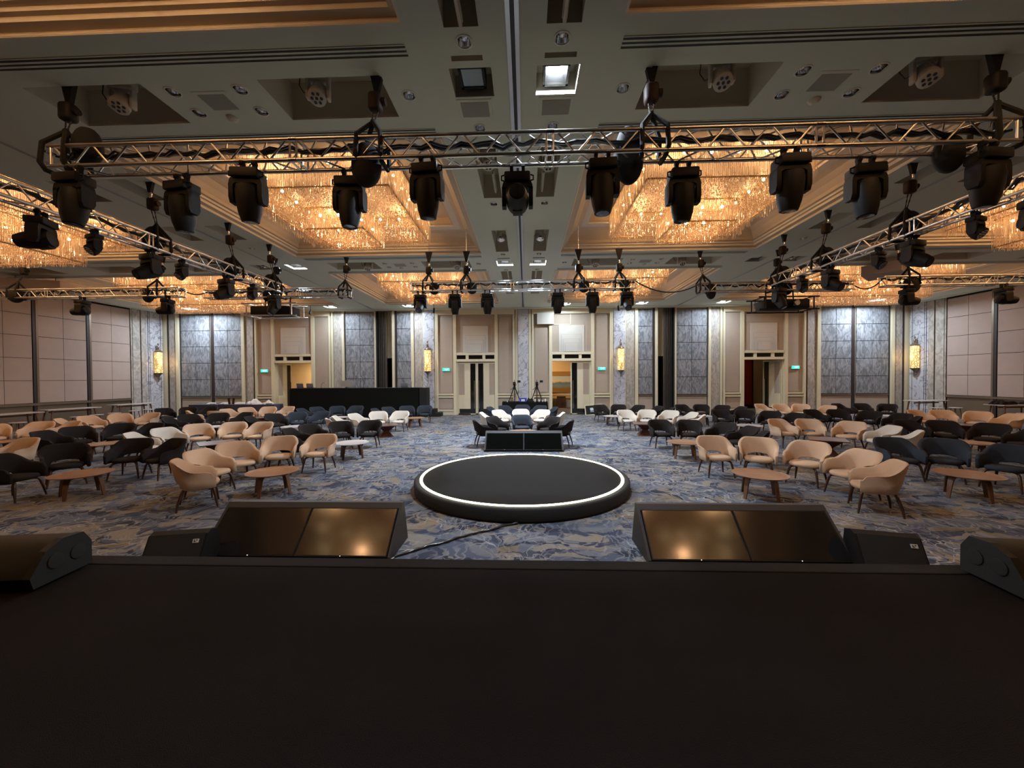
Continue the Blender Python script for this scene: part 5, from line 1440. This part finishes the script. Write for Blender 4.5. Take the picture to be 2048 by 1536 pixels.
truss(-9.95, 11.75, -5.31, 11.75, 'truss over the back rows, second from the left')
truss(5.36, 11.75, 9.86, 11.75, 'truss over the back rows, second from the right')
truss(-17.6, 11.35, -10.38, 11.35, 'truss over the back rows at far left')
truss(10.32, 11.3, 17.4, 11.3, 'truss over the back rows at far right')
def sag(p, q, d, label):
    c = MB(); p, q = Vector(p), Vector(q); c.tube([p.lerp(q, t / 16) - Vector((0, 0, d * 4 * (t / 16) * (1 - t / 16))) for t in range(17)], 0.018, 6)
    tag(c.build('cable', 'cable', smooth=60), label, 'cable', 'cables slung between the trusses')
sag((3.3, 11.3, 4.9), (5.4, 11.85, 4.92), 0.30, 'black cable sagging from the middle truss to the truss on its right')
sag((-10.4, 11.45, 4.88), (-9.9, 11.85, 4.88), 0.12, 'short black cable sagging between the two left back trusses')
sag((9.85, 11.85, 4.85), (10.35, 11.4, 4.88), 0.22, 'short black cable sagging between the two right back trusses')

# ------------------------------------------------------------------ moving heads and wash lights
def make_mover(kind, tilt):
    o = empty('moving_head_light' if kind != 'wash' else 'wash_light')
    k = {'spot': 1.0, 'beam': 1.0, 'wash': 0.72}[kind]
    for sx in (-0.07, 0.07):
        c = MB(); c.box(sx * k - 0.018, sx * k + 0.018, -0.02, 0.03, -0.10 * k, -0.02); c.tube([(sx * k - 0.02, 0, 0), (sx * k + 0.02, 0, 0)], 0.036, 10); c.build('clamp', 'blackm', o, smooth=50)
    c = MB(); c.rbox(-0.155 * k, 0.155 * k, -0.12 * k, 0.12 * k, -0.20 * k, -0.09 * k, 0.02); 
    for s in (-1, 1): c.tube([(s * 0.155 * k, -0.05 * k, -0.11 * k), (s * 0.19 * k, -0.05 * k, -0.12 * k), (s * 0.19 * k, -0.05 * k, -0.17 * k), (s * 0.155 * k, -0.05 * k, -0.18 * k)], 0.009, 6)
    c.build('base', 'black', o, smooth=40)
    c = MB()
    c.prism([(-0.165 * k, -0.20 * k), (0.165 * k, -0.20 * k), (0.18 * k, -0.24 * k), (0.18 * k, -0.30 * k), (0.10 * k, -0.255 * k), (-0.10 * k, -0.255 * k), (-0.18 * k, -0.30 * k), (-0.18 * k, -0.24 * k)], 'y', -0.075 * k, 0.075 * k)
    for s in (-1, 1):
        c.prism([(-0.075 * k, -0.26 * k), (0.075 * k, -0.26 * k), (0.075 * k, -0.42 * k), (0.05 * k, -0.48 * k), (-0.05 * k, -0.48 * k), (-0.075 * k, -0.42 * k)], 'x', min(s * 0.135 * k, s * 0.185 * k), max(s * 0.135 * k, s * 0.185 * k))
    c.build('yoke', 'black', o, smooth=35)
    m = Matrix.Translation(Vector((0, 0, -0.40 * k))) @ Matrix.Rotation(tilt, 4, 'X')
    if kind == 'wash':
        pr = [(0.125, -0.13), (0.135, -0.12), (0.135, -0.03), (0.115, 0.03), (0.09, 0.09), (0.05, 0.12)]; lz = -0.131; lr = 0.115
    else:
        pr = [(0.082, -0.28), (0.092, -0.275), (0.118, -0.18), (0.134, -0.05), (0.134, 0.06), (0.12, 0.13), (0.06, 0.155)]; lz = -0.282; lr = 0.072
    c = MB(); c.lathe([(r_ * k, z * k) for r_, z in pr], 28, mat=m)
    if kind != 'wash': c.rbox(-0.06 * k, 0.06 * k, 0.10 * k, 0.14 * k, -0.06 * k, 0.10 * k, 0.01, mat=m)
    h = c.build('head', 'black', o, smooth=45)
    c = MB(); c.lathe([(0.001, lz * k - 0.004), (lr * k, lz * k - 0.001), (lr * k, lz * k + 0.01)], 24, mat=m); ln = c.build('lens', 'lens', h, smooth=40)
    if kind == 'wash':
        for r_, n in ((0.0, 1), (0.045, 6), (0.088, 12)):
            for q in range(n):
                a = 2 * PI * q / n
                c = MB(); c.sphere((r_ * k * math.cos(a), r_ * k * math.sin(a), lz * k - 0.004), 0.013, 0, 8, 6, mat=m); c.build('led_cell', 'leds', ln if False else h)
    return o
MV = {}
def mover(kind, tilt, x, y, rz, label, z=4.67, group='black moving heads under the trusses'):
    key = (kind, tilt)
    if key not in MV:
        o = make_mover(kind, tilt); MV[key] = o; KIDS[o.name] = kids_of(o)
    else: o = copy_tree(MV[key])
    o.location = (x, y, z - 0.03); o.rotation_euler = (0, 0, rz)
    tag(o, label, 'light', group)
fx = [-5.26, -4.15, -3.12, -2.02, -1.0, 0.04, 1.01, 2.01, 3.10, 4.12, 5.22]
on = ['leftmost', 'second from left', 'third from left', 'fourth from left', 'fifth from left', 'middle', 'fifth from right', 'fourth from right', 'third from right', 'second from right', 'rightmost']
for i, x in enumerate(fx):
    if i == 5: mover('spot', R(-88), x, 4.69, 0, 'middle moving head on the front truss, its lens turned to the stage')
    else: mover('spot', R(6) if i % 3 else R(-4), x, 4.45 if i % 2 == 0 else 4.69, random.uniform(-0.15, 0.15), '%s black moving head hanging nose-down from the front truss' % on[i])
side = [('spot', 5.60, R(-80), 'first', 'moving head'), ('wash', 6.32, R(-45), 'first', 'wash light'), ('spot', 7.30, R(-60), 'second', 'moving head'), ('wash', 7.98, R(-45), 'second', 'wash light'),
        ('spot', 9.20, R(-60), 'third', 'moving head'), ('wash', 10.10, R(-45), 'third', 'wash light'), ('spot', 11.0, R(-30), 'fourth', 'moving head')]
for s, sn in ((-1, 'left'), (1, 'right')):
    for kd, y, tl, od, nm in side:
        rz = (-s * 0.35 if kd == 'wash' else s * -0.25) + (s * -0.9 if y == 5.60 else 0)
        mover(kd, tl, s * 7.19, y, -rz if kd == 'wash' else (s * 1.2 if y == 5.6 else s * 0.3), '%s black %s from the stage under the %s side truss' % (od, nm, sn), group='black lights under the side trusses')
bx_ = [(-2.94, R(-50)), (-1.92, R(4)), (-0.97, R(4)), (1.06, R(4)), (2.06, R(4)), (3.04, R(-50))]
for i, (x, tl) in enumerate(bx_):
    mover('spot', tl, x, 11.2, 0, ['leftmost', 'second', 'third', 'fourth', 'fifth', 'rightmost'][i] + ' moving head on the middle truss over the back rows', group='moving heads on the middle back truss')
for x, od in ((-13.44, 'left one on the far left back truss'), (-10.74, 'right one on the far left back truss'), (10.95, 'left one on the far right back truss'), (13.59, 'right one on the far right back truss')):
    mover('spot', R(-80), x, 11.35, (1.35 if x > 0 else -1.35), 'black moving head tilted level, ' + od, group='level moving heads on the outer back trusses')

# ------------------------------------------------------------------ chain hoists
def hoist(x, y, tx, ty, label, ztop=HC, big=1.0, bag=None, red=False, along='x'):
    o = empty('chain_hoist', (x, y, ztop)); tag(o, label, 'hoist', 'chain hoists holding the trusses')
    zt = 4.93 - ztop; dx, dy = tx - x, ty - y
    c = MB(); c.add([(-0.10, -0.03, 0.12), (0.10, -0.03, 0.12), (0.025, -0.03, -0.20), (-0.025, -0.03, -0.20), (-0.10, 0.03, 0.12), (0.10, 0.03, 0.12), (0.025, 0.03, -0.20), (-0.025, 0.03, -0.20)],
                    [(0, 1, 2, 3), (7, 6, 5, 4), (0, 4, 5, 1), (1, 5, 6, 2), (2, 6, 7, 3), (3, 7, 4, 0)]); c.build('ceiling_strap', 'blackm', o)
    c = MB(); c.tube([(0, 0, -0.18), (0.02, 0, -0.24), (0, 0, -0.30)], 0.022, 8); c.build('top_hook', 'chrome', o, smooth=60)
    b0 = Vector((dx * 0.35, dy * 0.35, -0.42))
    c = MB(); c.rbox(b0.x - 0.085, b0.x + 0.085, b0.y - 0.075, b0.y + 0.075, b0.z - 0.13, b0.z + 0.11, 0.045); c.tube([b0 + Vector((0.085, 0, 0)), b0 + Vector((0.13, 0, 0))], 0.05, 10)
    c.build('hoist_body', 'hoist_red' if red else 'black', o, smooth=50)
    bot = Vector((dx * 0.9, dy * 0.9, zt + 0.26))
    for q in (-0.035, 0.035):
        c = MB(); a = b0 + Vector((q, 0, -0.12)); n = max(4, int((a - bot).length / 0.05)); pts = [a.lerp(bot + Vector((q * 0.4, 0, 0)), k / n) for k in range(n + 1)]
        c.tube(pts, [0.011 if k % 2 else 0.006 for k in range(n + 1)], 6); c.build('chain', 'hoist_red' if red else 'blackm', o)
    c = MB(); c.sphere(bot, 0.035, 0, 10, 8); c.build('bottom_hook', 'blackm', o)
    for q in (-0.20, 0.20):
        q *= 0.7
        loop = [(q, -0.13, 0.02), (q * 1.05, -0.15, -0.22), (q, -0.10, -0.29), (q, 0.10, -0.29), (q, 0.15, -0.22), (q, 0.13, 0.02)]
        if along == 'y': loop = [(b_, a_, z_) for a_, b_, z_ in loop]
        c = MB(); c.tube([bot] + [Vector((dx + a_, dy + b_, zt + z_)) for a_, b_, z_ in loop] + [bot], 0.028, 6); c.build('sling', 'blackm', o, smooth=40)
    if bag:
        c = MB(); bx, by, bz, br, bh = bag
        bm = bmesh.new(); bmesh.ops.create_uvsphere(bm, u_segments=18, v_segments=12, radius=1)
        for v in bm.verts:
            w_ = 1.0 if v.co.z < 0 else 1.0
            v.co = Vector((bx - x + v.co.x * br * (1.05 - 0.1 * v.co.z), by - y + v.co.y * br * 0.8, bz - ztop + max(-1, min(0.85, v.co.z)) * bh))
        c.bm(bm); c.build('chain_bag', 'blackm', o, smooth=60)
hoist(-6.0, 5.03, -5.5, 4.57, 'chain hoist above the left end of the front truss', bag=(-5.28, 4.62, 5.0, 0.16, 0.24))
hoist(-1.80, 5.03, -1.68, 4.57, 'chain hoist above the front truss, left of the centre beam', bag=(-1.76, 4.57, 4.66, 0.17, 0.27), red=True)
hoist(1.75, 5.03, 1.60, 4.57, 'chain hoist above the front truss, right of the centre beam', bag=(1.38, 4.72, 4.78, 0.17, 0.36), red=True)
hoist(5.95, 5.03, 5.45, 4.57, 'chain hoist above the right end of the front truss', bag=(5.02, 4.66, 4.66, 0.15, 0.22))
for s, sn in ((-1, 'left'), (1, 'right')):
    for k, (y, od) in enumerate(((7.45, 'nearest'), (9.45, 'second'), (11.0, 'farthest'))):
        hoist(s * 7.32, y, s * 7.19, y, '%s chain hoist over the %s side truss' % (od, sn), bag=(s * 7.36, y + 0.12, 4.98, 0.2, 0.24), red=True, along='y')
    hoist(s * 8.0, 12.3, s * 7.6, 11.87, 'chain hoist over the outer part of the second truss, %s half' % sn, bag=(s * 8.0, 11.9, 4.75, 0.14, 0.2))
for x, lab in ((-2.72, 'left chain hoist of the middle back truss'), (-1.6, 'inner left chain hoist of the middle back truss'), (1.68, 'inner right chain hoist of the middle back truss'), (2.86, 'right chain hoist of the middle back truss')):
    hoist(x, 11.34, x, 11.32, lab, ztop=5.72, bag=(x + 0.16, 11.34, 4.78, 0.15, 0.2))
for x in (-2.72, -1.6, 1.68, 2.86):
    c = MB(); c.tube([(x, 11.34, 5.80), (x, 11.34, HC + 0.82)], 0.008, 6); tag(c.build('steel_rope', 'rail'), 'thin steel rope above the hoist at %s of the middle back truss' % {-2.72: 'the left end', -1.6: 'the inner left', 1.68: 'the inner right', 2.86: 'the right end'}[x], 'rope', 'steel ropes above the middle hoists')
hoist(-5.65, 12.3, -5.5, 11.87, 'chain hoist near the inner end of the second truss from left')
hoist(5.6, 12.3, 5.5, 11.87, 'chain hoist near the inner end of the second truss from right', bag=(5.75, 11.9, 4.7, 0.14, 0.25))
hoist(-15.9, 11.9, -15.7, 11.47, 'chain hoist over the far left back truss, outer one', bag=(-15.7, 11.45, 4.75, 0.2, 0.22))
hoist(-11.4, 11.9, -11.2, 11.47, 'chain hoist over the far left back truss, inner one', bag=(-11.45, 11.45, 4.7, 0.15, 0.22))
hoist(11.2, 11.9, 11.1, 11.42, 'chain hoist over the far right back truss', bag=(11.15, 11.42, 4.7, 0.2, 0.25), red=True)

# projectors under the side trusses
for x, lab in ((-7.65, 'black projector in a cage under the back end of the left side truss'), (7.75, 'black projector in a cage under the back end of the right side truss')):
    o = empty('projector', (x, 11.75, 4.05)); tag(o, lab, 'projector', 'large projectors under the trusses')
    c = MB(); c.rbox(-0.62, 0.62, -0.28, 0.28, 0.03, 0.30, 0.03); c.build('projector_body', 'black', o, smooth=40)
    c = MB(); c.lathe([(0.09, 0), (0.09, 0.12), (0.075, 0.14)], 20, mat=Matrix.Translation(Vector((0.18, -0.27, 0.17))) @ Matrix.Rotation(PI / 2, 4, 'X')); c.build('projector_lens', 'lens', o, smooth=40)
    c = MB()
    for z in (0.0, 0.36):
        c.tube([(-0.85, -0.32, z), (0.85, -0.32, z)], 0.02, 8); c.tube([(-0.85, 0.32, z), (0.85, 0.32, z)], 0.02, 8)
    for q in (-0.7, 0.7):
        for yy in (-0.32, 0.32): c.tube([(q, yy, 0), (q, yy, 0.36)], 0.018, 8)
        c.tube([(q, -0.32, 0.36), (q, 0.32, 0.36)], 0.018, 8); c.tube([(q, -0.32, 0.0), (q, 0.32, 0.0)], 0.018, 8)
    c.build('cage', 'alu' if x < 0 else 'black', o, smooth=50)
    for q in (-0.4, 0.4):
        c = MB(); c.tube([(q, 0.1, 0.36), (q, 0.12, 0.62)], 0.02, 8); c.build('hanger', 'blackm', o)

for x, y, lab in ((-4.72, 20.3, 'small black spotlight hanging above the black steps'), (4.98, 20.3, 'small black spotlight hanging before the right marble column'), (-15.3, 19.9, 'small black spotlight hanging before the far left grey panels'), (11.9, 20.2, 'small black spotlight hanging before the far right door bay'), (-11.4, 20.3, 'small black spotlight hanging before the far left door bay')):
    o = empty('hanging_spotlight', (x, y, HC)); tag(o, lab, 'light', 'small spotlights hanging near the back wall')
    c = MB(); c.tube([(0, 0, 0), (0, 0, -0.22)], 0.012, 6); c.build('stem', 'blackm', o)
    c = MB(); c.tube([(0, 0.03, -0.2), (0, -0.07, -0.44)], [0.045, 0.06], 10); c.build('lamp_body', 'blackm', o, smooth=40)
